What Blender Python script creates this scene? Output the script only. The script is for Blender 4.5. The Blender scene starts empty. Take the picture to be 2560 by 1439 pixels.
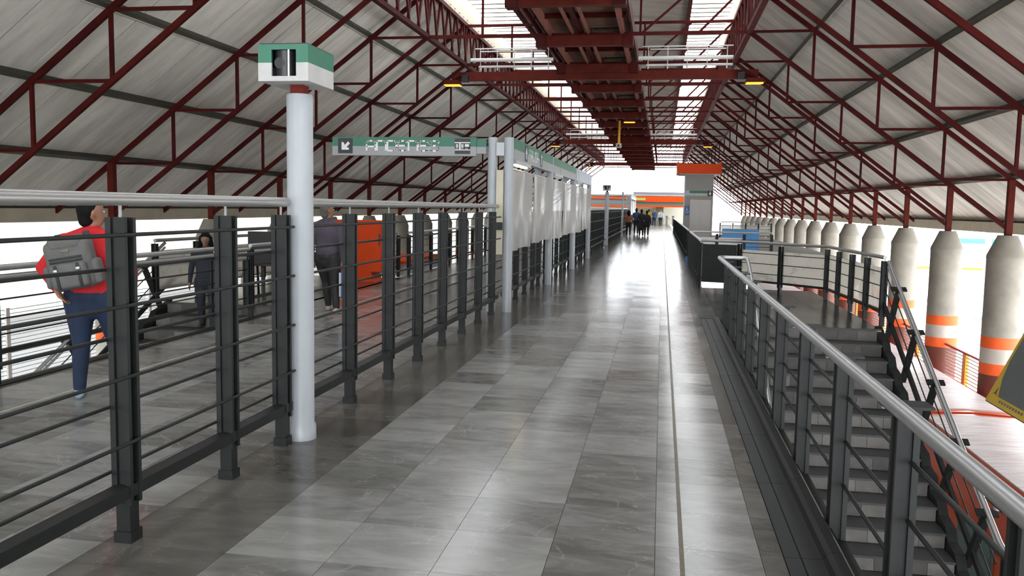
import bpy, bmesh, math, random
from mathutils import Vector, Matrix
random.seed(7)
SC = bpy.context.scene
COL = SC.collection

# ------------------------------------------------------------------ camera
CAM_H, FPX, VPX, VPY, ROLL = 1.64, 2150.0, 1655.0, 523.0, 0.017
def cam_axes():
    d = Vector(((VPX-1280)/FPX, -(VPY-719.5)/FPX, -1)).normalized()
    e = Vector(((VPX+1000-1280)/FPX, -(VPY+1000*ROLL-719.5)/FPX, -1))
    n = e.cross(d).normalized()
    if n.y < 0: n = -n
    return d.cross(n), d, n                      # world X, Y, Z seen from the camera
cx_, cy_, cz_ = cam_axes()
cam = bpy.data.cameras.new('camera'); camo = bpy.data.objects.new('camera', cam); COL.objects.link(camo)
camo.matrix_world = Matrix((( cx_.x, cx_.y, cx_.z, 0), (cy_.x, cy_.y, cy_.z, 0), (cz_.x, cz_.y, cz_.z, CAM_H), (0, 0, 0, 1)))
cam.sensor_fit = 'HORIZONTAL'; cam.sensor_width = 36; cam.lens = 36*FPX/2560
cam.clip_start = 0.05; cam.clip_end = 600
SC.camera = camo

# ------------------------------------------------------------------ light: white overcast sky
w = bpy.data.worlds.new('overcast'); SC.world = w; w.use_nodes = True
bg = w.node_tree.nodes['Background']; bg.inputs[0].default_value = (0.93, 0.965, 1.0, 1); bg.inputs[1].default_value = 7.0
SC.view_settings.view_transform = 'Standard'; SC.view_settings.look = 'None'
SC.view_settings.exposure = 0.18; SC.view_settings.gamma = 1.0; SC.view_settings.use_curve_mapping = False
SC.cycles.max_bounces = 8; SC.cycles.diffuse_bounces = 5; SC.cycles.glossy_bounces = 4; SC.cycles.transmission_bounces = 6
SC.cycles.sample_clamp_indirect = 12

# ------------------------------------------------------------------ materials
MATS = {}
def mat(name, col, rough=0.5, metal=0.0, var=0.0, scale=3.0, stretch=(1, 1, 1), rnd=0.0, bump=0.0, bscale=40.0, spec=0.5, col2=None, island=False):
    """principled surface; var = noise variation, rnd = variation from piece to piece"""
    if name in MATS: return MATS[name]
    m = bpy.data.materials.new(name); m.use_nodes = True; nt = m.node_tree; N = nt.nodes; L = nt.links
    b = N['Principled BSDF']; b.inputs['Roughness'].default_value = rough; b.inputs['Metallic'].default_value = metal
    b.inputs['Specular IOR Level'].default_value = spec
    b.inputs['Base Color'].default_value = (*col, 1)
    if var or rnd or bump:
        g = N.new('ShaderNodeNewGeometry'); mp = N.new('ShaderNodeMapping'); mp.inputs['Scale'].default_value = stretch
        L.new(g.outputs['Position'], mp.inputs['Vector'])
    last = None
    if var:
        nz = N.new('ShaderNodeTexNoise'); nz.inputs['Scale'].default_value = scale; nz.inputs['Detail'].default_value = 6; nz.inputs['Roughness'].default_value = 0.62
        L.new(mp.outputs[0], nz.inputs['Vector'])
        mr = N.new('ShaderNodeMapRange'); mr.inputs[1].default_value = 0.3; mr.inputs[2].default_value = 0.7
        L.new(nz.outputs['Fac'], mr.inputs[0])
        mx = N.new('ShaderNodeMix'); mx.data_type = 'RGBA'
        c2 = col2 or tuple(c*(1-var) for c in col)
        mx.inputs[6].default_value = (*col, 1); mx.inputs[7].default_value = (*c2, 1)
        L.new(mr.outputs[0], mx.inputs[0]); last = mx.outputs[2]
    if rnd:
        if island: src = g.outputs['Random Per Island']
        else: src = N.new('ShaderNodeObjectInfo').outputs['Random']
        mr2 = N.new('ShaderNodeMapRange'); mr2.inputs[3].default_value = 1-rnd; mr2.inputs[4].default_value = 1+rnd
        L.new(src, mr2.inputs[0])
        hs = N.new('ShaderNodeHueSaturation'); L.new(mr2.outputs[0], hs.inputs['Value'])
        if last: L.new(last, hs.inputs['Color'])
        else: hs.inputs['Color'].default_value = (*col, 1)
        last = hs.outputs[0]
    if last: L.new(last, b.inputs['Base Color'])
    if bump:
        n2 = N.new('ShaderNodeTexNoise'); n2.inputs['Scale'].default_value = bscale; n2.inputs['Detail'].default_value = 4
        L.new(mp.outputs[0], n2.inputs['Vector'])
        bp = N.new('ShaderNodeBump'); bp.inputs['Strength'].default_value = bump; bp.inputs['Distance'].default_value = 0.01
        L.new(n2.outputs['Fac'], bp.inputs['Height']); L.new(bp.outputs[0], b.inputs['Normal'])
    MATS[name] = m
    return m

def marble(name, dark, light, island, rough=0.135, vein=0.30):
    m = bpy.data.materials.new(name); m.use_nodes = True; nt = m.node_tree; N = nt.nodes; L = nt.links
    b = N['Principled BSDF']; g = N.new('ShaderNodeNewGeometry'); b.inputs['Specular IOR Level'].default_value = 0.27
    src = g.outputs['Random Per Island'] if island else N.new('ShaderNodeObjectInfo').outputs['Random']
    off = N.new('ShaderNodeVectorMath'); off.operation = 'MULTIPLY_ADD'; off.inputs[1].default_value = (31, 17, 9)
    cb = N.new('ShaderNodeCombineXYZ')
    for i in range(3): L.new(src, cb.inputs[i])
    L.new(cb.outputs[0], off.inputs[0]); L.new(g.outputs['Position'], off.inputs[2])
    mp = N.new('ShaderNodeMapping'); mp.inputs['Scale'].default_value = (1.0, 2.6, 1); L.new(off.outputs[0], mp.inputs[0])
    nz = N.new('ShaderNodeTexNoise'); nz.inputs['Scale'].default_value = 2.2; nz.inputs['Detail'].default_value = 8; nz.inputs['Roughness'].default_value = 0.65; nz.inputs['Distortion'].default_value = 0.6
    L.new(mp.outputs[0], nz.inputs[0])
    ad = N.new('ShaderNodeMath'); ad.operation = 'MULTIPLY_ADD'; ad.inputs[1].default_value = 0.55
    L.new(src, ad.inputs[0])
    s2 = N.new('ShaderNodeMath'); s2.operation = 'MULTIPLY_ADD'; s2.inputs[1].default_value = 1.5; s2.inputs[2].default_value = -0.52
    L.new(nz.outputs['Fac'], s2.inputs[0]); L.new(s2.outputs[0], ad.inputs[2])
    rp = N.new('ShaderNodeValToRGB'); e = rp.color_ramp.elements
    e[0].position = 0.12; e[0].color = (*dark, 1); e[1].position = 0.85; e[1].color = (*light, 1)
    L.new(ad.outputs[0], rp.inputs[0])
    vn = N.new('ShaderNodeTexNoise'); vn.inputs['Scale'].default_value = 1.3; vn.inputs['Detail'].default_value = 5; vn.inputs['Distortion'].default_value = 1.4
    L.new(off.outputs[0], vn.inputs[0])
    sb = N.new('ShaderNodeMath'); sb.operation = 'SUBTRACT'; sb.inputs[1].default_value = 0.5; L.new(vn.outputs['Fac'], sb.inputs[0])
    ab = N.new('ShaderNodeMath'); ab.operation = 'ABSOLUTE'; L.new(sb.outputs[0], ab.inputs[0])
    vr = N.new('ShaderNodeMapRange'); vr.inputs[1].default_value = 0.0; vr.inputs[2].default_value = 0.006; vr.inputs[3].default_value = vein; vr.inputs[4].default_value = 0.0
    L.new(ab.outputs[0], vr.inputs[0])
    mx = N.new('ShaderNodeMix'); mx.data_type = 'RGBA'; mx.inputs[7].default_value = (0.42, 0.41, 0.38, 1)
    L.new(vr.outputs[0], mx.inputs[0]); L.new(rp.outputs[0], mx.inputs[6]); L.new(mx.outputs[2], b.inputs['Base Color'])
    rr = N.new('ShaderNodeMapRange'); rr.inputs[3].default_value = rough; rr.inputs[4].default_value = rough+0.09
    L.new(nz.outputs['Fac'], rr.inputs[0]); L.new(rr.outputs[0], b.inputs['Roughness'])
    wn = N.new('ShaderNodeTexWhiteNoise'); wn.noise_dimensions = '1D'; L.new(src, wn.inputs['W'])       # each slab is laid a hair out of level
    tl = N.new('ShaderNodeVectorMath'); tl.operation = 'MULTIPLY_ADD'; tl.inputs[1].default_value = (0.012, 0.012, 0); tl.inputs[2].default_value = (-0.006, -0.006, 0)
    L.new(wn.outputs['Color'], tl.inputs[0])
    av = N.new('ShaderNodeVectorMath'); L.new(g.outputs['Normal'], av.inputs[0]); L.new(tl.outputs[0], av.inputs[1]); L.new(av.outputs[0], b.inputs['Normal'])
    MATS[name] = m
    return m

def emis(name, col, s):
    m = bpy.data.materials.new(name); m.use_nodes = True; b = m.node_tree.nodes['Principled BSDF']
    b.inputs['Base Color'].default_value = (*col, 1); b.inputs['Emission Color'].default_value = (*col, 1); b.inputs['Emission Strength'].default_value = s
    MATS[name] = m; return m

def translucent(name, col, diff, dirt=None, gloss=0.12, clear=0.0, rough=0.15):
    """sheet that lets light through: mix of translucent, diffuse, clear and a gloss coat"""
    m = bpy.data.materials.new(name); m.use_nodes = True; nt = m.node_tree; N = nt.nodes; L = nt.links
    N.remove(N['Principled BSDF']); out = N['Material Output']
    d = N.new('ShaderNodeBsdfDiffuse'); t = N.new('ShaderNodeBsdfTranslucent'); gl = N.new('ShaderNodeBsdfGlossy'); gl.inputs['Roughness'].default_value = rough
    for s in (d, t): s.inputs[0].default_value = (*col, 1)
    if dirt:
        g = N.new('ShaderNodeNewGeometry'); nz = N.new('ShaderNodeTexNoise'); nz.inputs['Scale'].default_value = 4; nz.inputs['Detail'].default_value = 9; nz.inputs['Roughness'].default_value = 0.75
        L.new(g.outputs['Position'], nz.inputs[0]); mr = N.new('ShaderNodeMapRange'); mr.inputs[1].default_value = 0.52; mr.inputs[2].default_value = 0.72; L.new(nz.outputs['Fac'], mr.inputs[0])
        mx = N.new('ShaderNodeMix'); mx.data_type = 'RGBA'; mx.inputs[6].default_value = (*col, 1); mx.inputs[7].default_value = (*dirt, 1); L.new(mr.outputs[0], mx.inputs[0])
        for s in (d, t): L.new(mx.outputs[2], s.inputs[0])
    a = N.new('ShaderNodeMixShader'); a.inputs[0].default_value = diff; L.new(t.outputs[0], a.inputs[1]); L.new(d.outputs[0], a.inputs[2])
    last = a
    if clear:
        tr = N.new('ShaderNodeBsdfTransparent'); c = N.new('ShaderNodeMixShader'); c.inputs[0].default_value = clear; L.new(a.outputs[0], c.inputs[1]); L.new(tr.outputs[0], c.inputs[2]); last = c
    f = N.new('ShaderNodeMixShader'); f.inputs[0].default_value = gloss; L.new(last.outputs[0], f.inputs[1]); L.new(gl.outputs[0], f.inputs[2]); L.new(f.outputs[0], out.inputs[0])
    MATS[name] = m; return m

STEEL = mat('dark_painted_steel', (0.016, 0.018, 0.018), 0.5, 0.0, var=0.35, scale=9, bump=0.05, spec=0.28)
TUBE = mat('brushed_steel_tube', (0.40, 0.395, 0.39), 0.40, 0.75)
CHROME = mat('polished_steel', (0.44, 0.445, 0.45), 0.38, 0.8)
RED = mat('red_oxide_paint', (0.078, 0.0085, 0.007), 0.6, 0.0, var=0.5, scale=2.5, rnd=0.2, spec=0.10)
REDB = mat('red_oxide_beam_paint', (0.125, 0.017, 0.010), 0.6, 0.0, var=0.4, scale=3, spec=0.12)
PURL = mat('grey_purlin_paint', (0.060, 0.059, 0.045), 0.6, var=0.4, scale=2.0)
CREAM = mat('cream_sheet_paint', (0.60, 0.56, 0.44), 0.6, var=0.2, scale=2)
ROOFP = mat('roof_lining_panel', (0.80, 0.77, 0.70), 0.75, spec=0.2, var=0.42, scale=0.9, stretch=(0.5, 2.2, 0.5), rnd=0.07, bump=0.08, bscale=6)
ROOFB = mat('roof_backing', (0.012, 0.012, 0.011), 0.9)
CONC = mat('column_concrete', (0.33, 0.305, 0.26), 0.85, var=0.30, scale=2.2, bump=0.15, bscale=25)
CONCD = mat('slab_concrete', (0.34, 0.33, 0.31), 0.9, var=0.3, scale=1.2)
BANDO = mat('orange_band_paint', (0.85, 0.12, 0.015), 0.6, var=0.12, scale=4)
BANDW = mat('pale_band_paint', (0.48, 0.45, 0.40), 0.7, var=0.15, scale=4)
BANDB = mat('brown_base_paint', (0.15, 0.045, 0.030), 0.7, var=0.25, scale=4)
ORANGE = mat('orange_enamel', (0.66, 0.062, 0.006), 0.5, var=0.12, scale=3, spec=0.15)
TRAINO = mat('train_orange_enamel', (0.55, 0.060, 0.008), 0.3, var=0.15, scale=2)
TRAINR = mat('train_roof_white', (0.70, 0.66, 0.65), 0.45, var=0.45, scale=3.0, stretch=(0.5, 4, 1), col2=(0.44, 0.36, 0.37), bump=0.15, bscale=8)
GLASSD = mat('dark_window_glass', (0.06, 0.12, 0.12), 0.08)
PILLAR = mat('pale_grey_pillar_enamel', (0.40, 0.43, 0.46), 0.28, var=0.08, scale=6)
GREEN = mat('sign_green_paint', (0.035, 0.165, 0.105), 0.5, var=0.12, scale=5)
SIGNG = mat('sign_grey_paint', (0.30, 0.31, 0.32), 0.5, var=0.08, scale=5)
WHITE = mat('white_letter_paint', (0.70, 0.70, 0.70), 0.5)
SIGNK = mat('sign_black_square', (0.022, 0.024, 0.032), 0.5)
BOXW = mat('box_white_paint', (0.50, 0.50, 0.49), 0.6, var=0.2, scale=6)
BLACK = mat('black_plastic', (0.012, 0.012, 0.014), 0.4)
GALV = mat('galvanised_sheet', (0.40, 0.45, 0.50), 0.35, 0.4, var=0.15, scale=3)
KERB = mat('black_granite_kerb', (0.012, 0.013, 0.0135), 0.5, var=0.35, scale=20, spec=0.2)
STAIRT = mat('stair_tread_stone', (0.052, 0.053, 0.054), 0.45, var=0.35, scale=6, spec=0.35)
STAIRR = mat('stair_riser_stone', (0.125, 0.117, 0.108), 0.55, var=0.35, scale=7, rnd=0.4, spec=0.3)
WHITEP = mat('white_pipe_paint', (0.62, 0.62, 0.60), 0.5)
DECK = mat('catwalk_deck', (0.16, 0.085, 0.050), 0.8, var=0.4, scale=5)
SLAT = mat('white_louvre_blade', (0.80, 0.78, 0.70), 0.6)
YARD = mat('grey_yard_asphalt', (0.14, 0.14, 0.136), 0.9, var=0.12, scale=0.2)
STREET = mat('pale_street_concrete', (0.82, 0.81, 0.78), 0.9, var=0.12, scale=0.2)
YELLOW = mat('yellow_paint', (0.62, 0.40, 0.010), 0.5, var=0.08, scale=6)
YPOST = mat('ochre_post_paint', (0.65, 0.36, 0.03), 0.6)
BOARDG = mat('board_grey_face', (0.10, 0.115, 0.11), 0.45, var=0.15, scale=5)
BLUE = mat('sign_blue', (0.03, 0.10, 0.33), 0.5)
LBLUE = mat('light_blue_sheet', (0.10, 0.32, 0.66), 0.6, var=0.1, scale=2)
GREYP = mat('grey_elevator_cladding', (0.28, 0.265, 0.25), 0.5, var=0.06, scale=1)
STEELD = mat('brushed_door_steel', (0.34, 0.32, 0.30), 0.42, 0.6)
BEIGE = mat('beige_wall_paint', (0.48, 0.46, 0.38), 0.7)
TEAL = mat('teal_sign_face', (0.05, 0.42, 0.38), 0.6)
GROOVE = mat('brass_joint_strip', (0.10, 0.075, 0.03), 0.4, 0.3, var=0.5, scale=15)
FROST = translucent('frosted_dirty_glass', (0.62, 0.60, 0.55), 0.35, dirt=(0.32, 0.29, 0.24), gloss=0.06, clear=0.22)
PLASTIC = translucent('cloudy_plastic_sheet', (0.60, 0.59, 0.575), 0.50, gloss=0.10, rough=0.2, clear=0.04)
FTILE = marble('grey_marble_tile', (0.118, 0.115, 0.109), (0.285, 0.283, 0.274), False)
FTILEI = marble('grey_marble_tile_far', (0.118, 0.115, 0.109), (0.285, 0.283, 0.274), True)
FDARK = marble('dark_marble_tile', (0.050, 0.047, 0.042), (0.125, 0.121, 0.110), False, vein=0.12)
FDARKI = marble('dark_marble_tile_far', (0.050, 0.047, 0.042), (0.125, 0.121, 0.110), True, vein=0.12)
FLAND = marble('landing_dark_stone', (0.026, 0.025, 0.023), (0.070, 0.068, 0.063), False, vein=0.10)
SODIUM = emis('sodium_lamp_lens', (1.0, 0.36, 0.02), 3.0)
TUBEL = emis('fluorescent_lamp', (1.0, 0.86, 0.55), 5.0)

# ------------------------------------------------------------------ builders
WM = {}
def place(name, data, M, parent=None):
    o = bpy.data.objects.new(name, data); COL.objects.link(o)
    if parent is not None:
        o.parent = parent; o.matrix_parent_inverse = WM[parent.name].inverted()
    o.matrix_basis = M; WM[o.name] = M.copy()
    return o
def tag(o, label=None, cat=None, group=None, kind=None):
    if label: o['label'] = label
    if cat: o['category'] = cat
    if group: o['group'] = group
    if kind: o['kind'] = kind
    return o
def thing(name, loc, label, cat, group=None):
    return tag(place(name, None, Matrix.Translation(loc)), label, cat, group)
def struct(name, loc=(0, 0, 0), label=None, cat=None):
    return tag(place(name, None, Matrix.Translation(loc)), label, cat, kind='structure')
nth = ('first', 'second', 'third', 'fourth')
_cache = {}
def unit(shape, m):
    k = (shape, m.name)
    if k in _cache: return _cache[k]
    bm = bmesh.new()
    if shape == 'box': bmesh.ops.create_cube(bm, size=1)
    elif shape.startswith('cyl'):
        n = int(shape[3:] or 14); bmesh.ops.create_cone(bm, cap_ends=True, segments=n, radius1=0.5, radius2=0.5, depth=1)
    elif shape == 'sph': bmesh.ops.create_uvsphere(bm, u_segments=14, v_segments=9, radius=0.5)
    me = bpy.data.meshes.new(shape+'_'+m.name); bm.to_mesh(me); bm.free(); me.materials.append(m)
    if shape != 'box':
        for p in me.polygons: p.use_smooth = True
        me.set_sharp_from_angle(angle=0.9)
    _cache[k] = me
    return me
def box(name, c, s, m, parent=None, rz=0.0):
    return place(name, unit('box', m), Matrix.Translation(c) @ Matrix.Rotation(rz, 4, 'Z') @ Matrix.Diagonal((*s, 1)), parent)
def box2(name, a, b, m, parent=None):
    a, b = Vector(a), Vector(b); s = b-a
    return box(name, (a+b)/2, (abs(s.x), abs(s.y), abs(s.z)), m, parent)
def frame(p0, p1, up=(0, 0, 1)):
    p0, p1 = Vector(p0), Vector(p1); d = (p1-p0); L = d.length; d.normalize(); up = Vector(up)
    if abs(d.dot(up.normalized())) > 0.995: up = Vector((0, 1, 0))
    s = d.cross(up).normalized(); u = s.cross(d).normalized()
    return (p0+p1)/2, d, s, u, L
def bar(name, p0, p1, wd, ht, m, parent=None, up=(0, 0, 1)):
    c, d, s, u, L = frame(p0, p1, up)
    M = Matrix(((s.x*wd, d.x*L, u.x*ht, c.x), (s.y*wd, d.y*L, u.y*ht, c.y), (s.z*wd, d.z*L, u.z*ht, c.z), (0, 0, 0, 1)))
    return place(name, unit('box', m), M, parent)
def rod(name, p0, p1, r, m, parent=None, seg=12):
    c, d, s, u, L = frame(p0, p1); D = 2*r
    M = Matrix(((s.x*D, u.x*D, -d.x*L, c.x), (s.y*D, u.y*D, -d.y*L, c.y), (s.z*D, u.z*D, -d.z*L, c.z), (0, 0, 0, 1)))
    return place(name, unit('cyl%d' % seg, m), M, parent)
def mesh(name, verts, faces, mats, parent=None, idx=None, smooth=False, M=None):
    """mesh from world coordinates; origin goes to the middle of its base"""
    vs = [Vector(v) for v in verts]
    if M is not None: vs = [M @ v for v in vs]
    lo = Vector([min(v[i] for v in vs) for i in range(3)]); hi = Vector([max(v[i] for v in vs) for i in range(3)])
    o = Vector(((lo.x+hi.x)/2, (lo.y+hi.y)/2, lo.z))
    me = bpy.data.meshes.new(name); me.from_pydata([v-o for v in vs], [], faces)
    for mm in (mats if isinstance(mats, (list, tuple)) else [mats]): me.materials.append(mm)
    if idx:
        for p, i in zip(me.polygons, idx): p.material_index = i
    bm = bmesh.new(); bm.from_mesh(me); bmesh.ops.recalc_face_normals(bm, faces=bm.faces); bm.to_mesh(me); bm.free()
    if smooth:
        for p in me.polygons: p.use_smooth = True
        me.set_sharp_from_angle(angle=0.7)
    return place(name, me, Matrix.Translation(o), parent)
def prism(name, poly, y0, y1, m, parent=None, axis='y'):
    """polygon (a, b) extruded: axis y -> (x, z) section along y; axis x -> (y, z) along x; axis z -> (x, y) along z"""
    n = len(poly)
    f = {'y': lambda a, b, t: (a, t, b), 'x': lambda a, b, t: (t, a, b), 'z': lambda a, b, t: (a, b, t)}[axis]
    v = [f(a, b, y0) for a, b in poly]+[f(a, b, y1) for a, b in poly]
    fc = [tuple(range(n)), tuple(range(2*n-1, n-1, -1))]+[(i, (i+1) % n, n+(i+1) % n, n+i) for i in range(n)]
    return mesh(name, v, fc, m, parent)
def lathe(name, prof, c, m, parent=None, seg=24, idx=None):
    v, f, ix = [], [], []
    for r, z in prof: v += [(c[0]+r*math.cos(2*math.pi*k/seg), c[1]+r*math.sin(2*math.pi*k/seg), c[2]+z) for k in range(seg)]
    for i in range(len(prof)-1):
        for k in range(seg):
            f.append((i*seg+k, i*seg+(k+1) % seg, (i+1)*seg+(k+1) % seg, (i+1)*seg+k)); ix.append(idx[i] if idx else 0)
    f.append(tuple(range(seg))); ix.append(ix[0]); f.append(tuple(range((len(prof)-1)*seg, len(prof)*seg))); ix.append(ix[-2])
    return mesh(name, v, f, m, parent, idx=ix, smooth=True)
def tubepath(name, pts, r, m, parent=None, seg=12, bend=0.06):
    """round tube along a polyline with rounded corners"""
    P = [Vector(p) for p in pts]; Q = [P[0]]
    for i in range(1, len(P)-1):
        a, b, c = P[i-1], P[i], P[i+1]; d1 = (a-b); d2 = (c-b); t = min(bend, d1.length*0.45, d2.length*0.45)
        s, e = b+d1.normalized()*t, b+d2.normalized()*t
        Q += [s.lerp(b, k).lerp(b.lerp(e, k), k) for k in (0, .25, .5, .75, 1)]
    Q.append(P[-1]); v, f = [], []
    up = Vector((0.13, 0.21, 1)).normalized()
    for i, q in enumerate(Q):
        d = (Q[min(i+1, len(Q)-1)]-Q[max(i-1, 0)]).normalized(); s = d.cross(up).normalized(); u = s.cross(d)
        v += [q+(s*math.cos(2*math.pi*k/seg)+u*math.sin(2*math.pi*k/seg))*r for k in range(seg)]
    for i in range(len(Q)-1):
        f += [(i*seg+k, i*seg+(k+1) % seg, (i+1)*seg+(k+1) % seg, (i+1)*seg+k) for k in range(seg)]
    f += [tuple(range(seg)), tuple(range((len(Q)-1)*seg, len(Q)*seg))]
    return mesh(name, v, f, m, parent, smooth=True)
def hpost(m, a, b, t=0.014):
    """H-section post mesh, unit height, a wide in x, b deep in y, with lips"""
    k = ('H', m.name, a, b)
    if k in _cache: return _cache[k]
    A, B = a/2, b/2; w_ = A*0.42
    poly = [(-A, -B), (-w_, -B), (-w_, -B+t), (w_, -B+t), (w_, -B), (A, -B), (A, -B+t*1.6), (w_*0.9, -B+t*1.6), (w_*0.9, B-t*1.6), (A, B-t*1.6), (A, B), (w_, B), (w_, B-t), (-w_, B-t), (-w_, B), (-A, B), (-A, B-t*1.6), (-w_*0.9, B-t*1.6), (-w_*0.9, -B+t*1.6), (-A, -B+t*1.6)]
    n = len(poly); v = [(x, y, 0) for x, y in poly]+[(x, y, 1) for x, y in poly]
    f = [tuple(range(n-1, -1, -1)), tuple(range(n, 2*n))]+[(i, (i+1) % n, n+(i+1) % n, n+i) for i in range(n)]
    me = bpy.data.meshes.new('h_section_post'); me.from_pydata(v, [], f); me.materials.append(m); _cache[k] = me
    return me
def post(name, x, y, z0, z1, m, parent, a=0.10, b=0.09, rz=0):
    return place(name, hpost(m, a, b), Matrix.Translation((x, y, z0)) @ Matrix.Rotation(rz, 4, 'Z') @ Matrix.Diagonal((1, 1, z1-z0, 1)), parent)
def plane_M(origin, right, up):
    r, u = Vector(right), Vector(up); n = r.cross(u)
    return Matrix(((r.x, u.x, n.x, origin[0]), (r.y, u.y, n.y, origin[1]), (r.z, u.z, n.z, origin[2]), (0, 0, 0, 1)))
def flat(name, poly, M, m, parent=None, t=0.004):
    n = len(poly); v = [(a, b, 0) for a, b in poly]+[(a, b, t) for a, b in poly]
    f = [tuple(range(n-1, -1, -1)), tuple(range(n, 2*n))]+[(i, (i+1) % n, n+(i+1) % n, n+i) for i in range(n)]
    return mesh(name, v, f, m, parent, M=M)
def strokes(name, lines, wd, M, m, parent=None, t=0.004):
    v, f = [], []
    for ln in lines:
        for (x0, y0), (x1, y1) in zip(ln, ln[1:]):
            L = math.hypot(x1-x0, y1-y0) or 1e-6; nx, ny = -(y1-y0)/L*wd/2, (x1-x0)/L*wd/2
            b = len(v); q = [(x0+nx, y0+ny), (x0-nx, y0-ny), (x1-nx, y1-ny), (x1+nx, y1+ny)]
            v += [(a, c, 0) for a, c in q]+[(a, c, t) for a, c in q]
            f += [(b+4, b+5, b+6, b+7)]+[(b+i, b+(i+1) % 4, b+4+(i+1) % 4, b+4+i) for i in range(4)]
        for (x, y) in ln[1:-1]:
            b = len(v); v += [(x+wd/2*math.cos(k*math.pi/4), y+wd/2*math.sin(k*math.pi/4), t) for k in range(8)]; f.append(tuple(range(b, b+8)))
    return mesh(name, v, f, m, parent, M=M)
_A = [[(0, 0), (0, .72), (.08, .92), (.28, 1), (.72, 1), (.92, .92), (1, .72), (1, 0)], [(0, .42), (1, .42)]]
GLY = {'A': _A, 'N': [[(0, 0), (0, 1), (.72, 1), (.92, .92), (1, .72), (1, 0)]],
       'D': [[(0, 0), (0, 1), (.7, 1), (.92, .9), (1, .7), (1, .3), (.92, .1), (.7, 0), (0, 0)]],
       'E': [[(1, .82), (.92, .95), (.75, 1), (.28, 1), (.08, .92), (0, .72), (0, .28), (.08, .08), (.28, 0), (.75, 0), (.92, .05), (1, .18)], [(0, .52), (.75, .52)]],
       'S': [[(1, .78), (.92, .94), (.75, 1), (.25, 1), (.06, .92), (0, .76), (.06, .58), (.25, .52), (.75, .52), (.94, .44), (1, .26), (.94, .07), (.75, 0), (.25, 0), (.07, .06), (0, .22)]],
       'L': [[(0, 1), (0, .28), (.08, .08), (.28, 0), (1, 0)]], 'I': [[(0.5, 0), (0.5, 1)]]}
def word(text, x, y, cw, ch, gap, wd, M, m, parent):
    for c in text:
        ww = cw*0.3 if c == 'I' else cw
        strokes('letter', [[(x+a*ww, y+b*ch) for a, b in ln] for ln in GLY[c]], wd, M, m, parent); x += ww+gap
    return x

# ================================================================== LARGE STRUCTURE
Y_NEAR, Y_FAR = -8.0, 95.0
AXIS = -2.425                                   # the two stairwells mirror each other here
RX = -1.92                                      # ridge axis of the roof
def mir(x, side): return x if side > 0 else 2*AXIS-x
# ---- floor
floor = tag(box2('floor', (-5.84, Y_NEAR, -0.5), (0.895, Y_FAR, -0.022), CONCD), 'concourse floor of polished grey marble tiles', kind='structure')
xe = [-5.58]
while xe[-1] < 0.4: xe.append(xe[-1]+0.4975)    # tile column edges
rowp = 0.512; r0 = 3.62
cols = []
for k in range(12): cols.append((-1.97+0.4975*k-0.4975*0, -1.97+0.4975*(k+1), 'm') if k < 5 else None)
cols = [c for c in cols if c]+[(-2.60, -1.97, 'd'), (0.5175, 0.625, 'd'), (0.625, 0.895, 'e')]
lx = -2.60
while lx > -5.4: cols.append((lx-0.4975, lx, 'm')); lx -= 0.4975
cols.append((-5.84, lx, 'd'))
tiles = []
ny0, ny1 = int((Y_NEAR-r0)/rowp), int((Y_FAR-r0)/rowp)
for (a, b, kd) in cols:
    for j in range(ny0, ny1):
        if kd == 'e' and r0+j*rowp < 13.2: continue
        tiles.append((a, b, r0+j*rowp, r0+(j+1)*rowp, 'd' if kd == 'e' else kd))
def tile_rank(t):
    yc = (t[2]+t[3])/2; xc = (t[0]+t[1])/2
    if yc < 2.9 or xc/yc > 0.42 or xc/yc < -0.80: return 1e9
    return (yc*yc+xc*xc)**0.5
tiles.sort(key=tile_rank)
G = 0.0012
for (a, b, c, d, kd) in tiles[:298]:
    box2('floor_tile', (a+G, c+G, -0.022), (b-G, d-G, 0.0), FTILE if kd == 'm' else FDARK, floor)
for kd, mm, nm in (('m', FTILEI, 'floor_tiles_beyond'), ('d', FDARKI, 'border_tiles_beyond')):
    v, f = [], []
    for (a, b, c, d, k2) in tiles[298:]:
        if k2 != kd: continue
        i = len(v); v += [(a+G, c+G, 0), (b-G, c+G, 0), (b-G, d-G, 0), (a+G, d-G, 0)]+[(a+G, c+G, -.021), (b-G, c+G, -.021), (b-G, d-G, -.021), (a+G, d-G, -.021)]
        f += [(i, i+1, i+2, i+3), (i, i+4, i+5, i+1), (i+1, i+5, i+6, i+2), (i+2, i+6, i+7, i+3), (i+3, i+7, i+4, i)]
    tag(mesh(nm, v, f, mm, floor), kind='stuff')
box2('joint_strip', (0.135, Y_NEAR, -0.005), (0.157, 75, 0.0012), GROOVE, floor)
box2('joint_strip', (-4.975, Y_NEAR, -0.005), (-4.955, 75, 0.0012), mat('pale_joint_strip', (0.45, 0.42, 0.30), 0.5), floor)
# landings of the two stairwells, at floor level
for side in (1, -1):
    x0, x1 = sorted((mir(0.897, side), mir(3.12, side)))
    lf = tag(box2('floor', (x0, 12.8, -0.45), (x1, 18.6, -0.022), CONCD), 'stair landing paved with dark polished stone tiles', kind='structure')
    for i in range(4):
        for j in range(9):
            a = x0+(x1-x0)*i/4; c = 12.8+5.8*j/9
            box2('landing_tile', (a+G, c+G, -0.022), (a+(x1-x0)/4-G, c+5.8/9-G, 0), FLAND, lf)
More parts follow.
